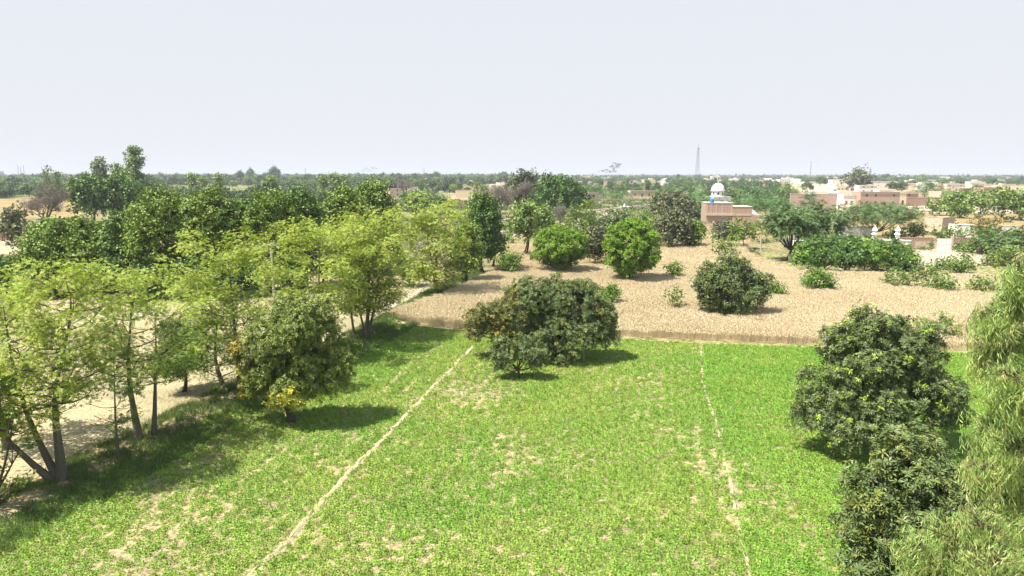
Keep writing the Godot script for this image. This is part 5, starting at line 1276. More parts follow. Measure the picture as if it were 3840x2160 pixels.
func seg_dist(p: Vector2, line: PackedVector2Array) -> float:
	var best := 1e9
	for i in line.size() - 1:
		best = minf(best, p.distance_to(Geometry2D.get_closest_point_to_segment(p, line[i], line[i + 1])))
	return best

var ROW := PackedVector2Array([Vector2(-28, -10), Vector2(-25.6, -26), Vector2(-23.5, -33.8), Vector2(-22.2, -38.8), Vector2(-20.4, -48), Vector2(-17.6, -57), Vector2(-14.9, -66.5), Vector2(-12.4, -78), Vector2(-10.2, -90.5), Vector2(-5.5, -113)])
func bank_height(d: float) -> float:
	return 0.42 * exp(-d * d / 1.3)

func lift(x: float, z: float) -> float:
	if z < -125.0 or x > 0.0:
		return 0.0
	return bank_height(seg_dist(Vector2(x, z), ROW))

# ---------------------------------------------------------------- buildings
func opening(o: Node3D, wall: Node3D, called: String, c: Vector3, s: Vector2, mat: Material) -> void:
	# a frame standing proud of the wall with a dark leaf set behind its face
	var f := MB.new()
	var t := 0.09
	f.box(c + Vector3(-s.x * 0.5, 0, 0.03), Vector3(t, s.y, 0.12))
	f.box(c + Vector3(s.x * 0.5, 0, 0.03), Vector3(t, s.y, 0.12))
	f.box(c + Vector3(0, s.y * 0.5 + t * 0.5, 0.035), Vector3(s.x + t, t, 0.13))
	var p := MB.new()
	p.box(c + Vector3(0, 0, 0.012), Vector3(s.x - t, s.y, 0.03))
	var w := part(called, p, mat, o)
	part("frame", f, M.concrete, w)

func house(row: Array) -> void:
	# [name, x, z, width, height, depth, yaw, wall material, trim material, windows, doors, label, group, extra]
	var W: float = row[3]
	var H: float = row[4]
	var D: float = row[5]
	rng.seed = hash(row[11]) + int(row[1] * 10.0)
	var o := thing(row[0], row[11], "wall" if row[0].contains("wall") else "house", Vector3(row[1], 0, row[2]), row[6], row[12])
	var t := 0.25
	var par := 0.55 if H > 3.4 else 0.3
	var b := MB.new()
	var hh := H - par
	b.box(Vector3(0, hh * 0.5 - 0.1, -D * 0.5), Vector3(W, hh + 0.2, D))
	var wl := part("wall", b, M[row[7]], o)
	var p := MB.new()
	p.box(Vector3(0, hh + par * 0.5, -t * 0.5), Vector3(W, par, t))
	p.box(Vector3(0, hh + par * 0.5, -D + t * 0.5), Vector3(W, par, t))
	p.box(Vector3(-W * 0.5 + t * 0.5, hh + par * 0.5, -D * 0.5), Vector3(t, par, D - 2 * t))
	p.box(Vector3(W * 0.5 - t * 0.5, hh + par * 0.5, -D * 0.5), Vector3(t, par, D - 2 * t))
	part("parapet", p, M[row[7]], o)
	var r := MB.new()
	r.box(Vector3(0, hh + 0.03, -D * 0.5), Vector3(W - 2 * t - 0.01, 0.06, D - 2 * t - 0.01))
	part("roof", r, M.dirt, o)
	var cp := MB.new()
	cp.box(Vector3(0, H + 0.05, -t * 0.5 + 0.03), Vector3(W + 0.12, 0.1, t + 0.12))
	cp.box(Vector3(-W * 0.5 + t * 0.5 - 0.03, H + 0.05, -D * 0.5 - 0.1), Vector3(t + 0.06, 0.09, D - t - 0.1))
	part("coping", cp, M[row[8]], o)
	if H > 3.0 and row[9] + row[10] > 0:
		var e := MB.new()
		e.box(Vector3(0, hh - 0.05, 0.14), Vector3(W + 0.2, 0.14, 0.34))
		part("eave", e, M[row[8]], o)
	var slots: int = row[9] + row[10]
	for i in slots:
		var x := (-0.5 + (i + 0.5) / slots) * W * 0.92
		if i == slots / 2 and row[10] > 0 or i < row[10] - 1:
			opening(o, wl, "door", Vector3(x, 1.08, 0.0), Vector2(1.2, 2.1), M.dark if rng.randf() < 0.5 else M.steel)
		else:
			opening(o, wl, "window", Vector3(x, minf(1.75, hh * 0.58), 0.0), Vector2(1.1, 1.1), M.dark)
			if hh > 5.4:
				opening(o, wl, "window", Vector3(x, hh * 0.5 + 2.0, 0.0), Vector2(1.1, 1.1), M.dark)

func tank(at: Vector3, r: float, label: String) -> void:
	var o := thing("water_tank", label, "water tank", at)
	var b := MB.new()
	b.lathe([[r, 0.0], [r, r * 0.5], [r * 0.96, r * 0.55], [r, r * 0.6], [r, r * 1.2], [r * 0.96, r * 1.25], [r, r * 1.3], [r, r * 1.7], [r * 0.6, r * 2.0], [r * 0.28, r * 2.1]], 14)
	part("body", b, M.blue, o)
	var l := MB.new()
	l.lathe([[r * 0.32, r * 2.08], [r * 0.32, r * 2.25], [0.0, r * 2.3]], 12)
	part("lid", l, M.blue, o)

func pole(at: Vector3, h: float, yaw: float, label: String, group := "", r := 0.14) -> Node3D:
	var o := thing("utility_pole", label, "utility pole", at, yaw, group)
	var b := MB.new()
	b.tube(PackedVector3Array([Vector3(0, -0.3, 0), Vector3(0, h, 0)]), PackedFloat32Array([r, r * 0.7]), 8)
	part("post", b, M.concrete, o)
	var c := MB.new()
	c.box(Vector3(0, h - 0.15, r), Vector3(1.9, 0.12, 0.1))
	part("crossarm", c, M.concrete, o)
	for x in [-0.85, -0.4, 0.4, 0.85]:
		var i := MB.new()
		i.lathe([[0.045, 0.0], [0.06, 0.06], [0.035, 0.1], [0.055, 0.15], [0.0, 0.2]], 8, Vector3(x, h - 0.09, r))
		part("insulator", i, M.steel, o)
	return o

func wires(a: Vector3, b: Vector3, side: Vector3, label: String) -> void:
	for x in [-0.85, 0.85]:
		var m := MB.new()
		var p := curve(a + side * x, b + side * x, Vector3(0, -0.9, 0), 14)
		m.tube(p, taper(0.011, 0.011, 14), 4)
		var o := part("power_line", m, M.wire)
		meta(o, label, "power line", "power lines of the left pole")

func chevron_sign(at: Vector3, yaw: float, label: String, mirror := 1.0) -> void:
	var o := thing("chevron_sign", label, "road sign", at, yaw)
	var b := MB.new()
	b.tube(PackedVector3Array([Vector3(0, -0.2, 0), Vector3(0, 2.55, 0)]), PackedFloat32Array([0.05, 0.05]), 8)
	part("post", b, M.steel, o)
	var f := MB.new()
	f.box(Vector3(0, 2.0, 0.08), Vector3(1.05, 1.25, 0.03))
	part("board", f, M.yellow, o)
	var c := MB.new()
	for sg in [-1.0, 1.0]:
		var bs := Basis(Vector3(0, 0, 1), sg * mirror * 0.85)
		c.box(Vector3(0.02 * mirror, 2.0 - sg * 0.21, 0.103 + sg * 0.001), Vector3(0.62, 0.2, 0.01), bs)
	part("chevron", c, M.black, o)

func _ready() -> void:
	# ---------------- camera, sky, sun, exposure
	var cam := Camera3D.new()
	cam.name = "camera"
	add_child(cam)
	cam.position = Vector3(0, 16, 0)
	cam.rotation_degrees = Vector3(-9.3, 0, 0)
	cam.fov = 45.0
	cam.far = 30000.0
	cam.near = 0.1
	cam.current = true
	var env := Environment.new()
	var skym := ProceduralSkyMaterial.new()
	skym.sky_horizon_color = lin(0.852, 0.86, 0.905)
	skym.sky_top_color = lin(0.60, 0.755, 0.90)
	skym.sky_curve = 0.62
	skym.ground_horizon_color = lin(0.80, 0.82, 0.88)
	skym.ground_bottom_color = lin(0.35, 0.33, 0.28)
	skym.sun_angle_max = 2.0
	skym.energy_multiplier = 1.0
	var sky := Sky.new()
	sky.sky_material = skym
	env.background_mode = Environment.BG_SKY
	env.sky = sky
	env.background_energy_multiplier = 0.435
	env.tonemap_mode = Environment.TONE_MAPPER_LINEAR
	env.tonemap_exposure = 2.3
	env.fog_enabled = true
	env.fog_density = 0.00015
	env.fog_light_color = Color(0.885, 0.92, 1.0)
	env.sdfgi_enabled = true
	env.ssao_enabled = true
	env.ssil_enabled = true
	var we := WorldEnvironment.new()
	we.name = "environment"
	we.environment = env
	add_child(we)
	var sun := DirectionalLight3D.new()
	sun.name = "sun"
	sun.light_energy = 1.6
	sun.light_color = Color(1.0, 0.965, 0.89)
	sun.light_angular_distance = 0.5
	sun.shadow_enabled = true
	add_child(sun)
	var dir := Vector3(0.44, -0.885, -0.15).normalized()
	sun.look_at_from_position(Vector3.ZERO, dir, Vector3.UP)

	make_materials()
	make_sprays()
	noise.frequency = 0.02
	build_ground()
	build_fields()
	print("fields ", Time.get_ticks_msec())
	for row in TREES:
		var was := leaf_tris
		plant(row)
		tri_by[row[0]] = tri_by.get(row[0], 0) + leaf_tris - was
	print("trees ", Time.get_ticks_msec(), " ", leaf_tris, tri_by)
	for row in HOUSES:
		house(row)
	build_special()
	build_far()
	print("done ", Time.get_ticks_msec())

func sheet(called: String, pts: PackedVector2Array, y: float, mat: Material) -> void:
	var idx := Geometry2D.triangulate_polygon(pts)
	var b := MB.new()
	for i in range(0, idx.size(), 3):
		var p := []
		for k in 3:
			p.append(Vector3(pts[idx[i + k]].x, y, pts[idx[i + k]].y))
		if (p[2] - p[0]).cross(p[1] - p[0]).y < 0:
			b.tri(p[0], p[2], p[1])
		else:
			b.tri(p[0], p[1], p[2])
	var o := part(called, b, mat)
	o.set_meta("kind", "structure")

func ribbon(called: String, pts: PackedVector2Array, width: float, rise: float, jitter: float, mat: Material, y: float, step := 0.4) -> void:
	var c := Curve2D.new()
	for p in pts:
		c.add_point(p)
	for i in range(1, pts.size() - 1):
		var t := (pts[i + 1] - pts[i - 1]) * 0.2
		c.set_point_in(i, -t)
		c.set_point_out(i, t)
	var L := c.get_baked_length()
	var n := int(L / step)
	var fn := FastNoiseLite.new()
	fn.frequency = 0.35
	fn.seed = int(L * 100)
	var b := MB.new()
	var prev := PackedVector3Array()
	var pn := PackedVector3Array()
	for i in n + 1:
		var s := L * i / n
		var p := c.sample_baked(s)
		var q := c.sample_baked(minf(s + 0.1, L)) - c.sample_baked(maxf(s - 0.1, 0.0))
		var side := Vector2(-q.y, q.x).normalized()
		var row := PackedVector3Array()
		for k in 5:
			var f := (k - 2) * 0.5
			var wv := width * (1.0 + jitter * fn.get_noise_2d(s * 1.5, f * 40.0))
			var hh := rise * (1.0 - f * f) * (1.0 + 0.9 * jitter * fn.get_noise_2d(s * 3.0 + 50.0, f * 30.0 + 9.0))
			var pp := p + side * (f * wv * 0.5 + jitter * width * 0.5 * fn.get_noise_2d(s, 77.0))
			row.append(Vector3(pp.x, y + hh + (lift(pp.x, pp.y) if rise > 0.0 else 0.0), pp.y))
		if i > 0:
			for k in 4:
				var m := (row[k + 1] - prev[k]).cross(row[k] - prev[k])
				if m.y > 0:
					b.quad(prev[k], row[k], row[k + 1], prev[k + 1])
				else:
					b.quad(prev[k], prev[k + 1], row[k + 1], row[k])
		prev = row
	var o := part(called, b, mat)
	o.set_meta("kind", "structure")

var BUND_A := PackedVector2Array([Vector2(-10.81, -23.7), Vector2(-10.43, -26.35), Vector2(-9.8, -29.06), Vector2(-9.37, -32.13), Vector2(-8.8, -35.6), Vector2(-7.91, -40.15), Vector2(-7.01, -45.52), Vector2(-5.78, -51.92), Vector2(-4.69, -57.63), Vector2(-3.66, -63.6)])
var BUND_B := PackedVector2Array([Vector2(18.07, -64.53), Vector2(14.91, -52.44), Vector2(13.35, -43.58), Vector2(11.48, -34.37), Vector2(10.57, -30.72), Vector2(9.89, -27.25), Vector2(9.34, -24.44)])
var BUND_C := PackedVector2Array([Vector2(-12.49, -74.23), Vector2(-6.55, -70.89), Vector2(1.69, -68.52), Vector2(10.63, -66.64), Vector2(18.16, -64.85), Vector2(26.6, -63.6), Vector2(35.29, -62.4), Vector2(41.87, -61.25), Vector2(50.1, -60.27)])
var TRACKS := [PackedVector2Array([Vector2(-16.62, -25.23), Vector2(-16.74, -27.41), Vector2(-16.78, -29.78), Vector2(-17.28, -31.72), Vector2(-18.7, -34.37)]), PackedVector2Array([Vector2(-15.21, -25.23), Vector2(-15.12, -27.57), Vector2(-15.4, -30.34), Vector2(-16.4, -33.44)]), PackedVector2Array([Vector2(-9.58, -49.92), Vector2(-9.07, -55.21), Vector2(-8.09, -60.27), Vector2(-6.76, -64.69)]), PackedVector2Array([Vector2(-8.31, -48.52), Vector2(-7.46, -52.97), Vector2(-6.66, -57.01)])]
var BARE := [[-10.12, -27.89, 4.5, 0.25], [-0.29, -37.18, 2.6, 0.42], [-4.85, -48.52, 4, 0.45], [-3.56, -55.8, 3, 0.5], [10.93, -52.44, 2.2, 0.5], [5.96, -52.44, 3, 0.25], [-5.54, -29.24, 2.2, 0.4], [8.45, -26.64, 1.5, 0.4], [-16.35, -37.18, 3.5, 0.5], [-16.52, -31.51, 3, 0.12], [12.58, -33.21, 2.2, 0.4], [11.53, -35.09, 1.6, 0.5], [-1.13, -49.92, 3, 0.5], [12, -59.59, 5, 0.25], [-9.35, -36.11, 1.2, 0.6], [-5.82, -27.89, 1.4, 0.5], [10.74, -43.58, 3, 0.15], [-13.39, -37.74, 2.5, 0.35], [14.08, -28.89, 2, 0.5]]
var GREEN := PackedVector2Array([Vector2(-27, -14), Vector2(-24.5, -26), Vector2(-22.4, -34), Vector2(-21, -39), Vector2(-19.2, -48), Vector2(-13.7, -66.5), Vector2(-13.2, -73.6), Vector2(-6.6, -70.7), Vector2(10.7, -66.5), Vector2(41.4, -61), Vector2(60, -58), Vector2(60, -14)])
var WHEAT := PackedVector2Array([Vector2(-13.4, -75.6), Vector2(-6.6, -71.9), Vector2(10.7, -67.9), Vector2(41.4, -62.3), Vector2(95, -53), Vector2(95, -98), Vector2(72, -106), Vector2(46, -111), Vector2(30, -112), Vector2(-2.5, -112), Vector2(-5, -104), Vector2(-8.2, -91)])
var WHEAT_FAR := PackedVector2Array([Vector2(-2.5, -112.3), Vector2(30, -112.3), Vector2(46, -111.3), Vector2(47, -140), Vector2(56, -165), Vector2(60, -186), Vector2(40, -188), Vector2(20, -170), Vector2(0, -150)])
var STUBBLE := PackedVector2Array([Vector2(-29.5, -8), Vector2(-27, -26), Vector2(-25, -33), Vector2(-22, -47.5), Vector2(-16.6, -66), Vector2(-12, -90), Vector2(-8, -108), Vector2(-30, -112), Vector2(-60, -88), Vector2(-70, -60), Vector2(-60, -8)])
var HOLES := [[7.72, -111.45, 1.2], [17.11, -102.28, 1.2], [23.28, -76.12, 1.4], [11.65, -82.67, 1.2], [-0.44, -109.66, 1.3], [25.02, -105.04, 0.9], [41.57, -93.19, 1.6], [33.77, -88.34, 0.9]]

func build_ground() -> void:
	var g := MB.new()
	var s := 9000.0
	g.quad(Vector3(-s, 0, -s), Vector3(s, 0, -s), Vector3(s, 0, 600), Vector3(-s, 0, 600))
	var go := part("ground", g, M.plain)
	go.set_meta("kind", "structure")
	for r in SHEETS:
		var pts := PackedVector2Array()
		for i in range(0, r[3].size(), 2):
			pts.append(Vector2(r[3][i], r[3][i + 1]))
		sheet(r[0], pts, r[2], M[r[1]])
	sheet("crop_field_ground", GREEN, 0.008, M.soil)
	sheet("wheat_field_ground", WHEAT, 0.012, M.wheat_soil)
	sheet("wheat_field_ground", WHEAT_FAR, 0.016, M.wheat_soil)
	sheet("stubble_field", STUBBLE, 0.010, M.stubble)
	# bank under the tree row
	var b := MB.new()
	var c := Curve2D.new()
	for p in ROW:
		c.add_point(p)
	var L := c.get_baked_length()
	var n := int(L / 0.8)
	var prev := PackedVector3Array()
	for i in n + 1:
		var p := c.sample_baked(L * i / n)
		var q := c.sample_baked(minf(L * i / n + 0.5, L)) - c.sample_baked(maxf(L * i / n - 0.5, 0.0))
		var side := Vector2(-q.y, q.x).normalized()
		var row := PackedVector3Array()
		for k in 13:
			var f := (k - 6) * 0.45
			var pp := p + side * f
			row.append(Vector3(pp.x, 0.02 + bank_height(f) + 0.05 * noise.get_noise_2d(pp.x * 60.0, pp.y * 60.0) * (1.0 if k > 0 and k < 12 else 0.0), pp.y))
		if i > 0:
			for k in 12:
				b.quad(prev[k], prev[k + 1], row[k + 1], row[k])
		prev = row
	if b.n[0].y < 0:
		for i in range(0, b.v.size(), 3):
			var t := b.v[i + 1]
			b.v[i + 1] = b.v[i + 2]
			b.v[i + 2] = t
		for i in b.n.size():
			b.n[i] = -b.n[i]
	var o := part("earth_bank_ground", b, M.soil)
	o.set_meta("kind", "structure")
	ribbon("field_bund_path", BUND_A, 0.36, 0.09, 1.7, M.bund, 0.014)
	ribbon("field_bund_path", BUND_B, 0.2, 0.05, 1.6, M.bund, 0.014)
	ribbon("field_bund_path", BUND_C, 0.3, 0.06, 1.2, M.bund, 0.02)
	for t in TRACKS:
		ribbon("wheel_track_path", t, 0.2, 0.02, 0.8, M.soil, 0.012)
	ribbon("dirt_path", PackedVector2Array([Vector2(-15.34, -75.48), Vector2(-14.8, -83.95), Vector2(-13.32, -92.56), Vector2(-10.54, -102.28), Vector2(-6.95, -111.45)]), 1.8, 0.0, 0.6, M.dirt, 0.022)
	ribbon("road", PackedVector2Array([Vector2(-130, -20), Vector2(-63, -88), Vector2(-36, -130), Vector2(-5, -184), Vector2(13, -207), Vector2(32, -232), Vector2(57.7, -252), Vector2(95, -272), Vector2(170, -300), Vector2(330, -360)]), 7.0, 0.0, 0.0, M.road, 0.10, 4.0)
	ribbon("road_verge", PackedVector2Array([Vector2(-130, -20), Vector2(-63, -88), Vector2(-36, -130), Vector2(-5, -184), Vector2(13, -207), Vector2(32, -232), Vector2(57.7, -252), Vector2(95, -272), Vector2(170, -300), Vector2(330, -360)]), 13.0, 0.0, 0.25, M.verge, 0.06, 4.0)
	ribbon("lane_road", PackedVector2Array([Vector2(-7.71, -233.06), Vector2(25.17, -290.83), Vector2(51.32, -331.81), Vector2(88.17, -386.09), Vector2(160.23, -461.42)]), 5.0, 0.0, 0.0, M.road, 0.12, 4.0)
	ribbon("lane_road_verge", PackedVector2Array([Vector2(-7.71, -233.06), Vector2(25.17, -290.83), Vector2(51.32, -331.81), Vector2(88.17, -386.09), Vector2(160.23, -461.42)]), 11.0, 0.0, 0.3, M.pinkdirt, 0.08, 4.0)

func build_fields() -> void:
	var n1 := FastNoiseLite.new()
	n1.frequency = 0.11
	n1.fractal_octaves = 3
	n1.seed = 3
	var n2 := FastNoiseLite.new()
	n2.frequency = 0.75
	n2.fractal_octaves = 2
	n2.seed = 4
	var lm := leaf_mat("crop", 0.6, 0.45)
	rng.seed = 5
	var clover := patch_leaves(26, 0.18, 0.14, 0.08, 0.45)
	var dens := func(x: float, z: float) -> float:
		var p := Vector2(x, z)
		var f := 0.98 + 0.6 * n1.get_noise_2d(x, z) + 0.9 * n2.get_noise_2d(x * 1.3, z * 1.3) + 0.2 * sin((x + 0.21 * z + 0.5 * n1.get_noise_2d(x * 0.5, z * 0.5)) * 8.2)
		for q in BARE:
			var d: float = p.distance_to(Vector2(q[0], q[1])) / q[2]
			f -= q[3] * exp(-d * d)
		if seg_dist(p, BUND_A) < 0.17 or seg_dist(p, BUND_C) < 0.25:
			f -= 0.8
		if seg_dist(p, BUND_B) < 0.16 + 0.4 * n1.get_noise_2d(x * 3.0 + 70.0, z * 3.0):
			f -= 0.7
		for t in TRACKS:
			if seg_dist(p, t) < 0.17:
				f -= 0.9
		if x > side_of_b(z):
			f += 0.32
		return clampf(f, 0.16, 1.0)
	var tone := func(x: float, z: float, v: float) -> Color:
		var k := clampf(0.5 + 0.9 * n1.get_noise_2d(x * 0.7 + 90.0, z * 0.7), 0.0, 1.0)
		var c := Color(0.165, 0.31, 0.042).lerp(Color(0.28, 0.36, 0.07), k * 0.7)
		if x > side_of_b(z):
			c = Color(0.16, 0.32, 0.04).lerp(Color(0.24, 0.35, 0.055), k * 0.6)
		if v > 0.93:
			c = Color(0.30, 0.32, 0.10)
		return c * lerpf(0.88, 1.38, fmod(v * 7.3, 1.0))
	scatter("fodder_crop_foliage", "low bright green fodder crop with bare patches covering the front field", "crop", clover, lm, GREEN, 0.18, dens, tone, 0.7, 1.25, 21)
	# taller tufts here and there
	var tall_tuft := patch_leaves(26, 0.2, 0.3, 0.1, 0.8)
	scatter("crop_tuft_foliage", "taller darker tufts standing out of the fodder crop", "crop", tall_tuft, lm, GREEN, 0.55, func(x, z): return clampf(0.12 + 1.1 * n1.get_noise_2d(x * 1.3 + 200.0, z * 1.3), 0.02, 0.5), func(x, z, v): return Color(0.11, 0.25, 0.03).lerp(Color(0.20, 0.34, 0.05), v), 0.6, 1.2, 31)
	# straw litter between the plants
	var litter := patch_stalks(7, 0.2, 0.09, 0.008, false, 0.14)
	scatter("straw_litter", "pale straw bits lying between the fodder plants", "straw", litter, leaf_mat("straw", 0.9, 0.2), GREEN, 0.62, func(x, z): return 0.75, func(x, z, v): return Color(0.52, 0.44, 0.28) * lerpf(0.7, 1.15, v), 0.7, 1.3, 22)
	# wheat
	rng.seed = 6
	var wheat := patch_stalks(100, 0.42, 0.7, 0.008, true, 0.08)
	var wt := func(x: float, z: float, v: float) -> Color:
		var k := clampf(0.5 + 0.8 * n1.get_noise_2d(x * 0.6, z * 0.6) + 0.5 * n2.get_noise_2d(x * 0.5, z * 0.5), 0.0, 1.0)
		return Color(0.58, 0.485, 0.335).lerp(Color(0.64, 0.565, 0.405), k) * lerpf(0.97, 1.03, v)
	var ws := func(x: float, z: float) -> float:
		for q in HOLES:
			if Vector2(x, z).distance_to(Vector2(q[0], q[1])) < q[2]:
				return 0.0
		return 1.0 if n1.get_noise_2d(x * 0.8 + 33.0, z * 0.8) > -0.33 else 0.45
	var wm := leaf_mat("straw", 0.9, 0.2)
	scatter("wheat_crop_foliage", "ripe golden wheat standing behind the green field", "wheat", wheat, wm, WHEAT, 0.36, ws, wt, 0.94, 1.06, 23, 0.03)
	var wheat_wide := patch_stalks(100, 0.6, 0.7, 0.012, true, 0.09)
	scatter("wheat_crop_foliage", "ripe wheat around the farther trees below the road", "wheat", wheat_wide, wm, WHEAT_FAR, 0.62, ws, wt, 0.9, 1.15, 24, 0.05)
	# stubble
	var stub := patch_stalks(14, 0.3, 0.12, 0.01, false, 0.03)
	scatter("cut_stubble_grass", "pale cut stubble and straw in the field behind the tall trees", "stubble", stub, wm, STUBBLE, 0.5, func(x, z): return clampf(0.55 + n1.get_noise_2d(x, z), 0.05, 1.0), func(x, z, v): return Color(0.60, 0.52, 0.33) * lerpf(0.75, 1.15, v) if v < 0.68 else Color(0.17, 0.24, 0.06), 0.8, 1.2, 25)
	# bank grass
	rng.seed = 7
	var tuft := patch_stalks(26, 0.2, 0.32, 0.013, false, 0.13)
	var bp := PackedVector2Array()
	for p in ROW:
		bp.append(p + Vector2(3.4, 0.8))
	for i in range(ROW.size() - 1, -1, -1):
		bp.append(ROW[i] + Vector2(-2.4, -0.6))
	scatter("bank_grass", "darker green grass and weeds along the bank under the tall trees", "grass", tuft, lm, bp, 0.24, func(x, z): return clampf(0.62 + 0.9 * n2.get_noise_2d(x * 0.6, z * 0.6) + 0.5 * n1.get_noise_2d(x * 2.0, z * 2.0), 0.0, 1.0), func(x, z, v): return Color(0.075, 0.15, 0.035).lerp(Color(0.16, 0.22, 0.07), v), 0.6, 1.4, 26)
	# scrub of the middle distance
	rng.seed = 8
	var scrub := patch_leaves(40, 0.8, 0.9, 0.42, 0.4)
	var far_poly := PackedVector2Array([Vector2(-170, -430), Vector2(340, -430), Vector2(150, -150), Vector2(70, -114), Vector2(48, -118), Vector2(48, -186), Vector2(0, -186), Vector2(-12, -150), Vector2(-60, -92), Vector2(-110, -130)])
	var road := PackedVector2Array([Vector2(-130, -20), Vector2(-63, -88), Vector2(-36, -130), Vector2(-5, -184), Vector2(13, -207), Vector2(32, -232), Vector2(57.7, -252), Vector2(95, -272), Vector2(170, -300), Vector2(330, -360)])
	var lane := PackedVector2Array([Vector2(-7.71, -233.06), Vector2(25.17, -290.83), Vector2(51.32, -331.81), Vector2(88.17, -386.09), Vector2(160.23, -461.42)])
	scatter("roadside_scrub_weeds", "low scrub and weeds over the waste ground along the road", "scrub", scrub, leaf_mat("soft", 0.5, 0.3), far_poly, 2.1, func(x, z):
		var p := Vector2(x, z)
		if seg_dist(p, road) < 6.5 or seg_dist(p, lane) < 5.0:
			return 0.0
		for r in SHEETS:
			if r[1] == "dirt" or r[1] == "straw_field":
				var c := PackedVector2Array()
				for i in range(0, r[3].size(), 2):
					c.append(Vector2(r[3][i], r[3][i + 1]))
				if Geometry2D.is_point_in_polygon(p, c):
					return 0.06
		return clampf(0.46 + 1.5 * n1.get_noise_2d(x * 0.25, z * 0.25), 0.0, 0.95), func(x, z, v): return Color(0.075, 0.13, 0.045).lerp(Color(0.15, 0.19, 0.075), v) if v < 0.85 else Color(0.33, 0.27, 0.14), 0.5, 1.8, 27, 0.0)

func side_of_b(z: float) -> float:
	for i in BUND_B.size() - 1:
		if z <= BUND_B[i + 1].y or i == BUND_B.size() - 2:
			var t := clampf((z - BUND_B[i].y) / (BUND_B[i + 1].y - BUND_B[i].y), 0.0, 1.0)
			return lerpf(BUND_B[i].x, BUND_B[i + 1].x, t)
	return 0.0

func wall_piece(o: Node3D, called: String, c: Vector3, s: Vector3, mat: Material) -> void:
	var b := MB.new()
	b.box(c, s)
	part(called, b, mat, o)

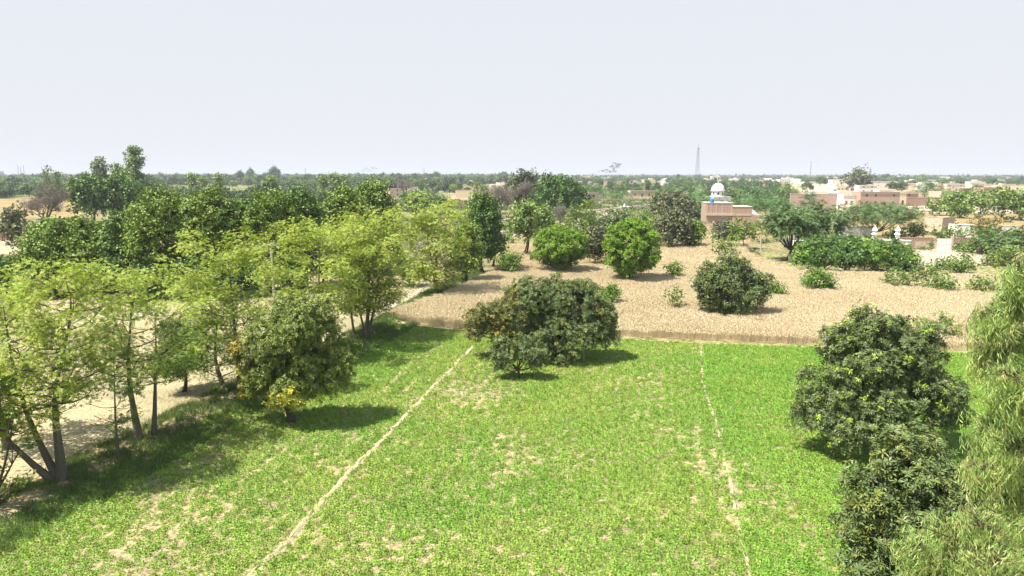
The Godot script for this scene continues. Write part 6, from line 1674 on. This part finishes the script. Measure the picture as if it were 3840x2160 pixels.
func build_special() -> void:
	# unfinished two-storey brick house beside the road
	var o := thing("brick_house", "two-storey unplastered brick house with whitewashed streaks and stepped roof", "house", Vector3(67.57, 0, -213.56), -0.10)
	var hs := [[-4.1, 7.9, 7.2], [2.7, 5.7, 6.1], [6.3, 1.6, 3.7]]
	for i in 3:
		var q: Array = hs[i]
		wall_piece(o, "wall", Vector3(q[0], q[2] * 0.5 - 0.1, -4.5 + i * 0.4), Vector3(q[1], q[2] + 0.2, 9.0), M.brick)
		var dz: float = -4.5 + i * 0.4
		if i < 2:
			wall_piece(o, "coping", Vector3(q[0], q[2] + 0.08, dz), Vector3(q[1] + 0.2, 0.16, 9.2), M.concrete)
	wall_piece(o, "floor_band", Vector3(-1.3, 3.75, 0.245), Vector3(13.5, 0.55, 0.5), M.plaster)
	for x in [-7.7, -6.6, -5.0, -3.2, -0.4]:
		wall_piece(o, "plaster_pier", Vector3(x, 5.5, 0.03), Vector3(0.28, 2.9, 0.06), M.plaster)
	wall_piece(o, "plinth", Vector3(-4.0, 0.35, 0.05), Vector3(8.2, 0.7, 0.3), M.plaster)
	for x in [-7.85, -0.3]:
		wall_piece(o, "roof_pier", Vector3(x, 7.5, -0.2), Vector3(0.3, 0.6, 0.3), M.concrete)
	tank(Vector3(67.57 - 6.2, 7.36, -213.56 - 1.2), 0.62, "blue plastic water tank on the stepped brick house")

	# mosque with the white dome
	o = thing("domed_mosque", "mosque with a white dome on an octagonal drum above the thicket", "mosque", Vector3(99.68, 0, -339.78), 0.2)
	wall_piece(o, "hall", Vector3(0, 2.6, 0), Vector3(9.5, 5.4, 9.5), M.white)
	var b := MB.new()
	b.lathe([[3.9, 5.3], [3.9, 5.6], [3.3, 5.6]], 8)
	part("gallery", b, M.white, o)
	b = MB.new()
	b.lathe([[3.2, 5.6], [3.2, 8.0], [3.75, 8.0], [3.75, 8.3], [3.0, 8.35]], 8)
	part("drum", b, M.white, o)
	for k in 8:
		var a := TAU * (k + 0.5) / 8.0
		var e := Vector3(cos(a), 0, -sin(a))
		var w := MB.new()
		var bs := Basis(Vector3.UP, a + PI / 2)
		w.box(e * 2.96 + Vector3(0, 6.75, 0), Vector3(0.8, 1.0, 0.06), bs)
		w.box(e * 2.962 + Vector3(0, 7.33, 0), Vector3(0.5, 0.2, 0.05), bs)
		part("window", w, M.dark, o)
	b = MB.new()
	var prof := []
	for i in 15:
		var t := i / 14.0 * PI * 0.5
		prof.append([3.05 * pow(cos(t), 0.85) + 0.02, 8.3 + 3.3 * pow(sin(t), 1.0)])
	b.lathe(prof, 28)
	part("dome", b, M.clean_white, o)
	b = MB.new()
	b.lathe([[0.25, 11.5], [0.12, 11.8], [0.2, 12.0], [0.03, 12.3], [0.0, 12.6]], 8)
	part("finial", b, M.clean_white, o)

	# little mosque with two white minarets
	o = thing("small_mosque", "low white village mosque with two stubby minarets behind the thick hedge", "mosque", Vector3(76.28, 0, -139.69), -0.12)
	wall_piece(o, "front_wall", Vector3(0, 1.35, 0), Vector3(7.4, 2.9, 0.3), M.white)
	wall_piece(o, "side_wall", Vector3(-3.55, 1.3, -3.2), Vector3(0.3, 2.8, 6.08), M.plaster)
	wall_piece(o, "side_wall", Vector3(3.55, 1.3, -3.2), Vector3(0.3, 2.8, 6.08), M.plaster)
	wall_piece(o, "rear_wall", Vector3(0, 1.3, -6.4), Vector3(7.4, 2.8, 0.3), M.plaster)
	wall_piece(o, "roof", Vector3(0, 2.3, -3.2), Vector3(6.78, 0.2, 6.08), M.plaster)
	wall_piece(o, "coping", Vector3(0, 2.86, 0.02), Vector3(7.6, 0.12, 0.44), M.clean_white)
	wall_piece(o, "door", Vector3(2.5, 0.95, 0.13), Vector3(1.7, 2.0, 0.1), M.dark)
	for x in [1.5, 2.5, 3.5]:
		wall_piece(o, "column", Vector3(x, 1.0, 0.28), Vector3(0.22, 2.2, 0.2), M.clean_white)
	for x in [-3.2, 1.25]:
		b = MB.new()
		b.lathe([[0.42, 2.6], [0.42, 3.9], [0.62, 4.0], [0.62, 4.15], [0.4, 4.2], [0.4, 4.75], [0.58, 4.8], [0.5, 5.0], [0.4, 5.2], [0.18, 5.45], [0.06, 5.6], [0.0, 5.95]], 12, Vector3(x, 0, 0.0 if x < 0 else -0.2))
		part("minaret", b, M.clean_white, o)

	# compound wall with the white gate
	o = thing("compound_wall", "long weathered red brick compound wall with a toothed top", "wall", Vector3(92.45, 0, -148.68), -0.05)
	for q in [[-5.7, 7.6], [6.4, 8.6]]:
		wall_piece(o, "brick_panel", Vector3(q[0], 1.2, 0), Vector3(q[1], 2.6, 0.24), M.red_brick)
		for k in int(q[1] / 0.55):
			wall_piece(o, "coping_brick", Vector3(q[0] - q[1] * 0.5 + 0.3 + k * 0.55, 2.58, 0), Vector3(0.3, 0.16, 0.34), M.red_brick)
	wall_piece(o, "plaster_panel", Vector3(-4.2, 1.0, 0.13), Vector3(3.4, 1.5, 0.03), M.plaster)
	for x in [-1.85, 1.85]:
		wall_piece(o, "gate_pillar", Vector3(x, 1.4, 0), Vector3(0.42, 3.0, 0.42), M.plaster)
	var gate := thing("metal_gate", "plain white double-leaf metal gate in the brick compound wall", "gate", Vector3(92.45, 0, -148.68), -0.05)
	for x in [-0.81, 0.81]:
		wall_piece(gate, "gate_leaf", Vector3(x, 1.2, 0.02), Vector3(1.58, 2.36, 0.06), M.clean_white)
		wall_piece(gate, "rail", Vector3(x, 1.3, 0.07), Vector3(1.56, 0.06, 0.03), M.clean_white)
	# poles
	pole(Vector3(-26.7, 0, -76.78), 8.45, 0.62, "concrete pole with crossarm among the light green trees")
	wires(Vector3(-26.7, 0, -76.78) + Vector3(0, 8.45 + 0.05, 0), Vector3(-26.7, 0, -76.78) + Vector3(38, 7.0, -95), Vector3(0.81, 0, -0.58), "thin wire running from the left pole past the trees")
	pole(Vector3(52.25, 0, -145.56), 7.99, 0.1, "pale round concrete pole beside the big feathery tree")
	# lattice pole
	o = thing("lattice_pole", "thin steel lattice pole in front of the brick house", "utility pole", Vector3(48.02, 0, -158.89))
	lattice(o, 6.63, 0.28, 0.12, 6, 0.022)
	wall_piece(o, "crossarm", Vector3(0, 6.63 - 0.5, 0.2), Vector3(2.4, 0.1, 0.08), M.steel)
	for x in [-1.1, -0.5, 0.5, 1.1]:
		wall_piece(o, "insulator", Vector3(x, 6.63 - 0.3, 0.2), Vector3(0.09, 0.3, 0.09), M.steel)
	var pi := 0
	for q in [[37.11, -584.72, 11.46, 0.45, "slim pole standing behind the big rounded green tree"], [-71.24, -651.58, 8.76, 0.15, "slim pole left of the centre village's white house"], [-70.66, -717.12, 7.23, 0.23, "slim pole right of the centre village's white house"], [88.63, -596.97, 7, -0.51, "slim pole beside the dark red brick hut"], [156.23, -682.78, 7, -0.38, "slim pole in the thicket left of the white dome"], [265.9, -755.07, 8.45, -0.04, "slim pole at the far edge of the thicket right of the dome"], [408.3, -897.47, 9.03, 0.05, "slim pole left of the big olive village tree"], [450.76, -957.62, 8.57, -0.49, "slim pole just left of the olive village tree's crown"], [273.34, -461.42, 7, 0.29, "slim pole before the dark trees behind the red boundary wall"], [138.45, -199.85, 7, -0.18, "slim pole standing over the orange-leaved tree"], [144, -461.42, 7, -0.03, "slim pole right beside the white dome"]]:
		pole(Vector3(q[0], 0, q[1]), q[2], q[3], q[4], "electricity poles in the village", 0.17)
	tank(Vector3(153.97, 7.54, -334.81), 0.7, "blue water tank on the tall blank white house")
	tank(Vector3(129.46, 6.95, -303.1), 0.7, "blue water tank on the brown brick shed")
	# long white hall with a vaulted roof and a row of round white tanks
	o = thing("vaulted_hall", "long white hall with a low vaulted roof far behind the thicket", "hall", Vector3(497.87, 0, -1250.82), -0.1)
	b = MB.new()
	b.box(Vector3(0, 2.2, -6.0), Vector3(30, 4.6, 12))
	part("wall", b, M.clean_white, o)
	b = MB.new()
	for k in 10:
		var a0 := PI * k / 10.0
		var a1 := PI * (k + 1) / 10.0
		b.quad(Vector3(-15, 4.5 + 3.0 * sin(a0), -6.0 + 6.0 * cos(a0)), Vector3(-15, 4.5 + 3.0 * sin(a1), -6.0 + 6.0 * cos(a1)), Vector3(15, 4.5 + 3.0 * sin(a1), -6.0 + 6.0 * cos(a1)), Vector3(15, 4.5 + 3.0 * sin(a0), -6.0 + 6.0 * cos(a0)))
	part("vault", b, M.clean_white, o)
	for k in 4:
		wall_piece(o, "door", Vector3(-11.0 + k * 7.0, 1.6, 0.06), Vector3(2.4, 3.2, 0.12), M.dark)
	for k in 5:
		var tk := thing("round_tank", "white round tank, %s from the left in the row beside the vaulted hall" % ["first", "second", "third", "fourth", "fifth"][k], "tank", Vector3(497.87, 0, -1250.82) + Vector3(-19.0 - 7.0 * (4 - k) - 3.0, 0, 4.0), 0.0, "round tanks beside the hall")
		b = MB.new()
		b.lathe([[2.6, 0.0], [3.1, 1.6], [3.0, 3.4], [2.2, 5.0], [1.0, 5.8], [0.0, 6.0]], 14)
		part("body", b, M.clean_white, tk)
		wall_piece(tk, "base", Vector3(0, 0.1, 0), Vector3(5.4, 0.5, 5.4), M.concrete)
	# signs
	for q in [[1.16, -202.75, 0.11, "yellow chevron road sign, leftmost along the road bend", 1], [17.1, -220.27, 0.04, "yellow chevron road sign by the grey leafless shrub", 1], [33.27, -241.06, -0.02, "yellow chevron road sign beside the white board", 1], [44.22, -251.85, -0.05, "yellow chevron road sign behind the right ball tree", 1], [90.31, -251.85, -0.22, "yellow chevron road sign just above the round concrete pole", 1]]:
		chevron_sign(Vector3(q[0], 0, q[1]), q[2], q[3], q[4])
	o = thing("road_sign", "white rectangular road sign next to a yellow chevron board", "road sign", Vector3(31.9, 0, -239.01))
	wall_piece(o, "post", Vector3(0, 1.4, 0), Vector3(0.09, 3.0, 0.09), M.steel)
	wall_piece(o, "board", Vector3(0, 2.6, 0.08), Vector3(1.5, 1.0, 0.04), M.clean_white)
	o = thing("milestone", "small white milestone on the verge of the far lane", "milestone", Vector3(55.33, 0, -343.91))
	wall_piece(o, "base", Vector3(0, 0.1, 0), Vector3(4.5, 0.3, 2.2), M.clean_white)
	b = MB.new()
	b.lathe([[0.4, 0.2], [0.4, 1.3], [0.28, 1.6], [0.0, 1.75]], 10)
	part("stone", b, M.clean_white, o)
	# telecom tower
	o = thing("telecom_tower", "tall grey steel lattice telecom tower rising above the plain", "tower", Vector3(328.85, 0, -1250.82), 0.35)
	lattice(o, 61.74, 3.4, 1.1, 9, 0.17)
	wall_piece(o, "platform", Vector3(0, 61.74 - 0.5, 0), Vector3(3.2, 0.4, 3.2), M.steel)
	wall_piece(o, "mast", Vector3(0.6, 61.74 + 4.0, 0), Vector3(0.35, 9.0, 0.35), M.steel)
	for x in [-1.3, 1.3]:
		wall_piece(o, "antenna", Vector3(x, 61.74 - 3.0, 0.9), Vector3(0.5, 2.4, 0.4), M.clean_white)
	# truck half hidden by the tree
	o = thing("truck", "small pale truck parked under the big feathery tree", "truck", Vector3(62.22, 0, -149.48), 0.25)
	b = MB.new()
	b.box(Vector3(0, 1.25, -0.8), Vector3(1.9, 1.3, 1.5))
	b.box(Vector3(0, 0.78, 0.12), Vector3(1.88, 0.6, 0.5))
	part("cab", b, M.truckwhite, o)
	wall_piece(o, "windscreen", Vector3(0, 1.45, -0.035), Vector3(1.6, 0.62, 0.04), M.glass)
	wall_piece(o, "cargo_bed", Vector3(0, 1.4, -3.4), Vector3(2.0, 1.5, 3.4), M.steel)
	wall_piece(o, "bumper", Vector3(0, 0.5, 0.4), Vector3(1.9, 0.22, 0.14), M.steel)
	for x in [-0.65, 0.65]:
		wall_piece(o, "headlight", Vector3(x, 0.85, 0.38), Vector3(0.26, 0.18, 0.05), M.clean_white)
		for z in [-0.5, -4.0]:
			b = MB.new()
			b.tube(PackedVector3Array([Vector3(x * 1.45 - 0.1, 0.36, z), Vector3(x * 1.45 + 0.1, 0.36, z)]), PackedFloat32Array([0.36, 0.36]), 14)
			var wh := part("wheel", b, M.rubber, o)
	# pump stand and pale pillar near the hedge
	o = thing("tube_well", "small white masonry stand with a grey slab beside the hedge", "pump stand", Vector3(52.58, 0, -128.64))
	wall_piece(o, "leg", Vector3(-0.9, 0.5, 0), Vector3(0.35, 1.1, 0.35), M.clean_white)
	wall_piece(o, "leg", Vector3(0.9, 0.5, -0.1), Vector3(0.35, 1.1, 0.35), M.clean_white)
	wall_piece(o, "slab", Vector3(0, 1.12, 0), Vector3(2.4, 0.14, 0.9), M.concrete)
	# gravel heaps
	o = thing("gravel_heap", "grey gravel heap beside the thicket right of the brick house", "gravel heap", Vector3(93.88, 0, -276.57))
	b = MB.new()
	b.lathe([[4.6, -0.1], [3.6, 0.6], [2.1, 1.7], [0.8, 2.6], [0.0, 2.8]], 18)
	part("mound", b, M.gravel, o)
	# far chimneys, water tower
	for q in [[-2537.6, -3623.04, 64.46, "tall dark factory chimney, left of two on the left horizon"], [-2525.33, -3623.04, 54.41, "shorter dark factory chimney, right of two on the left horizon"]]:
		o = thing("chimney", q[3], "chimney", Vector3(q[0], 0, q[1]))
		b = MB.new()
		b.tube(PackedVector3Array([Vector3(0, 0, 0), Vector3(0, q[2] * 0.9, 0), Vector3(0, q[2], 0)]), PackedFloat32Array([2.6, 1.9, 2.0]), 10)
		part("stack", b, M.grey, o)
	o = thing("water_tower", "far round water tower on legs at the left horizon", "water tower", Vector3(-1745.61, 0, -2406.96))
	b = MB.new()
	b.lathe([[0.5, 17.0], [7.0, 18.5], [8.0, 21.0], [8.0, 26.0], [0.2, 28.0]], 14)
	part("tank", b, M.grey, o)
	for k in 6:
		var a := TAU * k / 6.0
		b = MB.new()
		b.tube(PackedVector3Array([Vector3(cos(a) * 6.5, 0, sin(a) * 6.5), Vector3(cos(a) * 5.5, 18.5, sin(a) * 5.5)]), PackedFloat32Array([0.6, 0.6]), 6)
		part("leg", b, M.grey, o)
	for q in [[-2507.94, -3623.04, 62.45, "thin faint mast right of the chimneys on the horizon"], [-2143.4, -3216.84, 50.1, "thin faint mast on the horizon above the poplars"], [-360.99, -2892.48, 43.46, "thin dark mast on the horizon near the centre"], [-942.73, -3216.84, 42.96, "thin faint mast on the horizon right of the far tall tree"], [1362.33, -3216.84, 73.28, "thin very faint mast on the horizon above the village"]]:
		o = thing("mast", q[3], "mast", Vector3(q[0], 0, q[1]))
		lattice(o, q[2], 1.8, 0.8, 8, 0.3)
	# smoke of two distant fires
	env_smoke()

func lattice(o: Node3D, h: float, w0: float, w1: float, bays: int, t: float) -> void:
	for c in 4:
		var sx := -1.0 if c == 0 or c == 3 else 1.0
		var sz := -1.0 if c < 2 else 1.0
		var b := MB.new()
		b.tube(PackedVector3Array([Vector3(sx * w0, -0.2, sz * w0), Vector3(sx * w1, h, sz * w1)]), PackedFloat32Array([t, t * 0.8]), 5)
		part("leg", b, M.steel, o)
	var br := MB.new()
	for i in bays:
		var f := pow(float(i) / bays, 0.9)
		var g := pow(float(i + 1) / bays, 0.9)
		for c in 4:
			var p := corner(c, lerpf(w0, w1, f), h * f)
			var q := corner(c + 1, lerpf(w0, w1, g), h * g)
			var p2 := corner(c + 1, lerpf(w0, w1, f), h * f)
			var q2 := corner(c, lerpf(w0, w1, g), h * g)
			br.tube(PackedVector3Array([p, q]), PackedFloat32Array([t * 0.5, t * 0.5]), 4)
			br.tube(PackedVector3Array([p2, q2]), PackedFloat32Array([t * 0.5, t * 0.5]), 4)
			br.tube(PackedVector3Array([q, q2]), PackedFloat32Array([t * 0.5, t * 0.5]), 4)
	part("bracing", br, M.steel, o)

func corner(c: int, w: float, y: float) -> Vector3:
	c = c % 4
	return Vector3(-w if c == 0 or c == 3 else w, y, -w if c < 2 else w)

func env_smoke() -> void:
	var e: Environment = (get_node("environment") as WorldEnvironment).environment
	e.volumetric_fog_enabled = true
	e.volumetric_fog_density = 0.0
	var gi := 0
	for q in [["dark smoke plume drifting from a fire on the centre horizon", 366.92, -3216.84, 0.07, [[8.67, 21.5, 2.54], [26.71, 26.87, 3.63], [42.96, 30.45, 5.44], [57.39, 34.03, 7.25], [72.02, 28.66, 6.35], [81.13, 26.87, 5.44], [91.72, 39.39, 8.16], [100.48, 51.89, 9.06], [107.47, 62.59, 7.24], [118.42, 59.03, 8.15], [99.18, 30.45, 5.44]]], ["faint smoke plume over white buildings left of centre on the horizon", -617.44, -2892.48, 0.03, [[2.59, 27.39, 2.45], [10.96, 33.82, 4.08], [19.28, 38.64, 4.89], [28.84, 32.21, 4.89], [38.78, 37.03, 4.89], [50.3, 40.24, 5.7], [60.02, 38.64, 4.07]]]]:
		var o := thing("smoke", q[0], "smoke", Vector3(q[1], 0, q[2]))
		o.set_meta("kind", "stuff")
		rng.seed = 90 + gi
		gi += 1
		var mat := FogMaterial.new()
		mat.density = q[3]
		mat.albedo = Color(0.3, 0.3, 0.33)
		for p in q[4]:
			for k in 9:
				var f := FogVolume.new()
				f.shape = RenderingServer.FOG_VOLUME_SHAPE_ELLIPSOID
				f.material = mat
				f.name = "puff"
				f.size = Vector3(p[2] * rng.randf_range(0.8, 2.0), p[2] * rng.randf_range(0.5, 1.2), p[2] * 1.6)
				f.position = Vector3(p[0] + rng.randfn() * p[2] * 0.9, p[1] + rng.randfn() * p[2] * 0.5, rng.randfn() * p[2])
				o.add_child(f, true)

func build_far() -> void:
	var fn := FastNoiseLite.new()
	fn.frequency = 0.0035
	fn.fractal_octaves = 3
	fn.seed = 12
	for row in FAR_HOUSES:
		var W: float = row[2]
		var H: float = row[3]
		var D: float = row[4]
		rng.seed = int(row[0] * 7.0 + row[1])
		var o := thing("distant_house", row[7], "house", Vector3(row[0], 0, row[1]), row[5], row[8])
		wall_piece(o, "wall", Vector3(0, H * 0.5, -D * 0.5), Vector3(W, H, D), M[row[6]])
		wall_piece(o, "parapet", Vector3(0, H + 0.4, -0.2), Vector3(W, 0.8, 0.4), M[row[6]])
		if rng.randf() < 0.6:
			wall_piece(o, "stair_room", Vector3(W * rng.randf_range(-0.3, 0.3), H + 1.2, -D * 0.6), Vector3(W * 0.3, 2.4, D * 0.4), M[row[6]])
		for k in 1 + int(W / 5.0):
			wall_piece(o, "window", Vector3((k + 0.5) / (1.0 + int(W / 5.0)) * W * 0.9 - W * 0.45, H * 0.5, 0.03), Vector3(1.2, 1.3, 0.1), M.dark)
	for belt in [["near", 400.0, 950.0, 2200, 1.1, -0.05], ["mid", 950.0, 2400.0, 8000, 1.3, -0.12], ["deep", 2400.0, 5600.0, 8000, 1.5, -0.28]]:
		for shape in ["round", "flat", "column", "light"]:
			var pr: Array = protos[shape]
			rng.seed = hash(belt[0] + shape)
			var share: float = {"round": 0.5, "flat": 0.28, "column": 0.07, "light": 0.15}[shape]
			var buf := PackedFloat32Array()
			var n := 0
			for i in int(belt[3] * share * 2.2):
				var d: float = sqrt(rng.randf_range(belt[1] * belt[1], belt[2] * belt[2]))
				var a := rng.randf_range(-0.72, 0.72)
				var x := d * sin(a)
				var z := -d * cos(a)
				if fn.get_noise_2d(x, z) < belt[5] or clear_of_woods(x, z) or x > -40.0 and rng.randf() < (0.75 if belt[0] == "near" else 0.62):
					continue
				var s: float = belt[4] * rng.randf_range(0.6, 1.25) * (0.85 if x > 0.0 else 1.0)
				var y := rng.randf() * TAU
				var v := s * rng.randf_range(0.7, 1.2) * (1.35 if rng.randf() < 0.06 and shape != "column" else 1.0)
				var c := rng.randf_range(0.8, 1.25)
				buf.append_array(PackedFloat32Array([cos(y) * s, 0, sin(y) * s, x, 0, v, 0, -0.2, -sin(y) * s, 0, cos(y) * s, z, c, c, c, 1.0]))
				n += 1
			var mm := MultiMesh.new()
			mm.transform_format = MultiMesh.TRANSFORM_3D
			mm.use_colors = true
			mm.mesh = pr[1]
			mm.instance_count = n
			mm.buffer = buf
			var o := MultiMeshInstance3D.new()
			o.name = numbered("far_treeline")
			o.multimesh = mm
			o.material_override = leaf_mat("soft", 0.5, 0.3)
			add_child(o)
			var where: String = {"near": "scattered behind the village and the strip fields", "mid": "making the green belt below the horizon", "deep": "fading into haze along the horizon"}[belt[0]]
			meta(o, {"round": "round crowned trees ", "flat": "spreading feathery trees ", "column": "slim upright trees ", "light": "light green trees "}[shape] + where, "woodland", "", "stuff")

func clear_of_woods(x: float, z: float) -> bool:
	for r in SHEETS:
		var c := PackedVector2Array()
		for i in range(0, r[3].size(), 2):
			c.append(Vector2(r[3][i], r[3][i + 1]))
		if Geometry2D.is_point_in_polygon(Vector2(x, z), c):
			return true
	return false
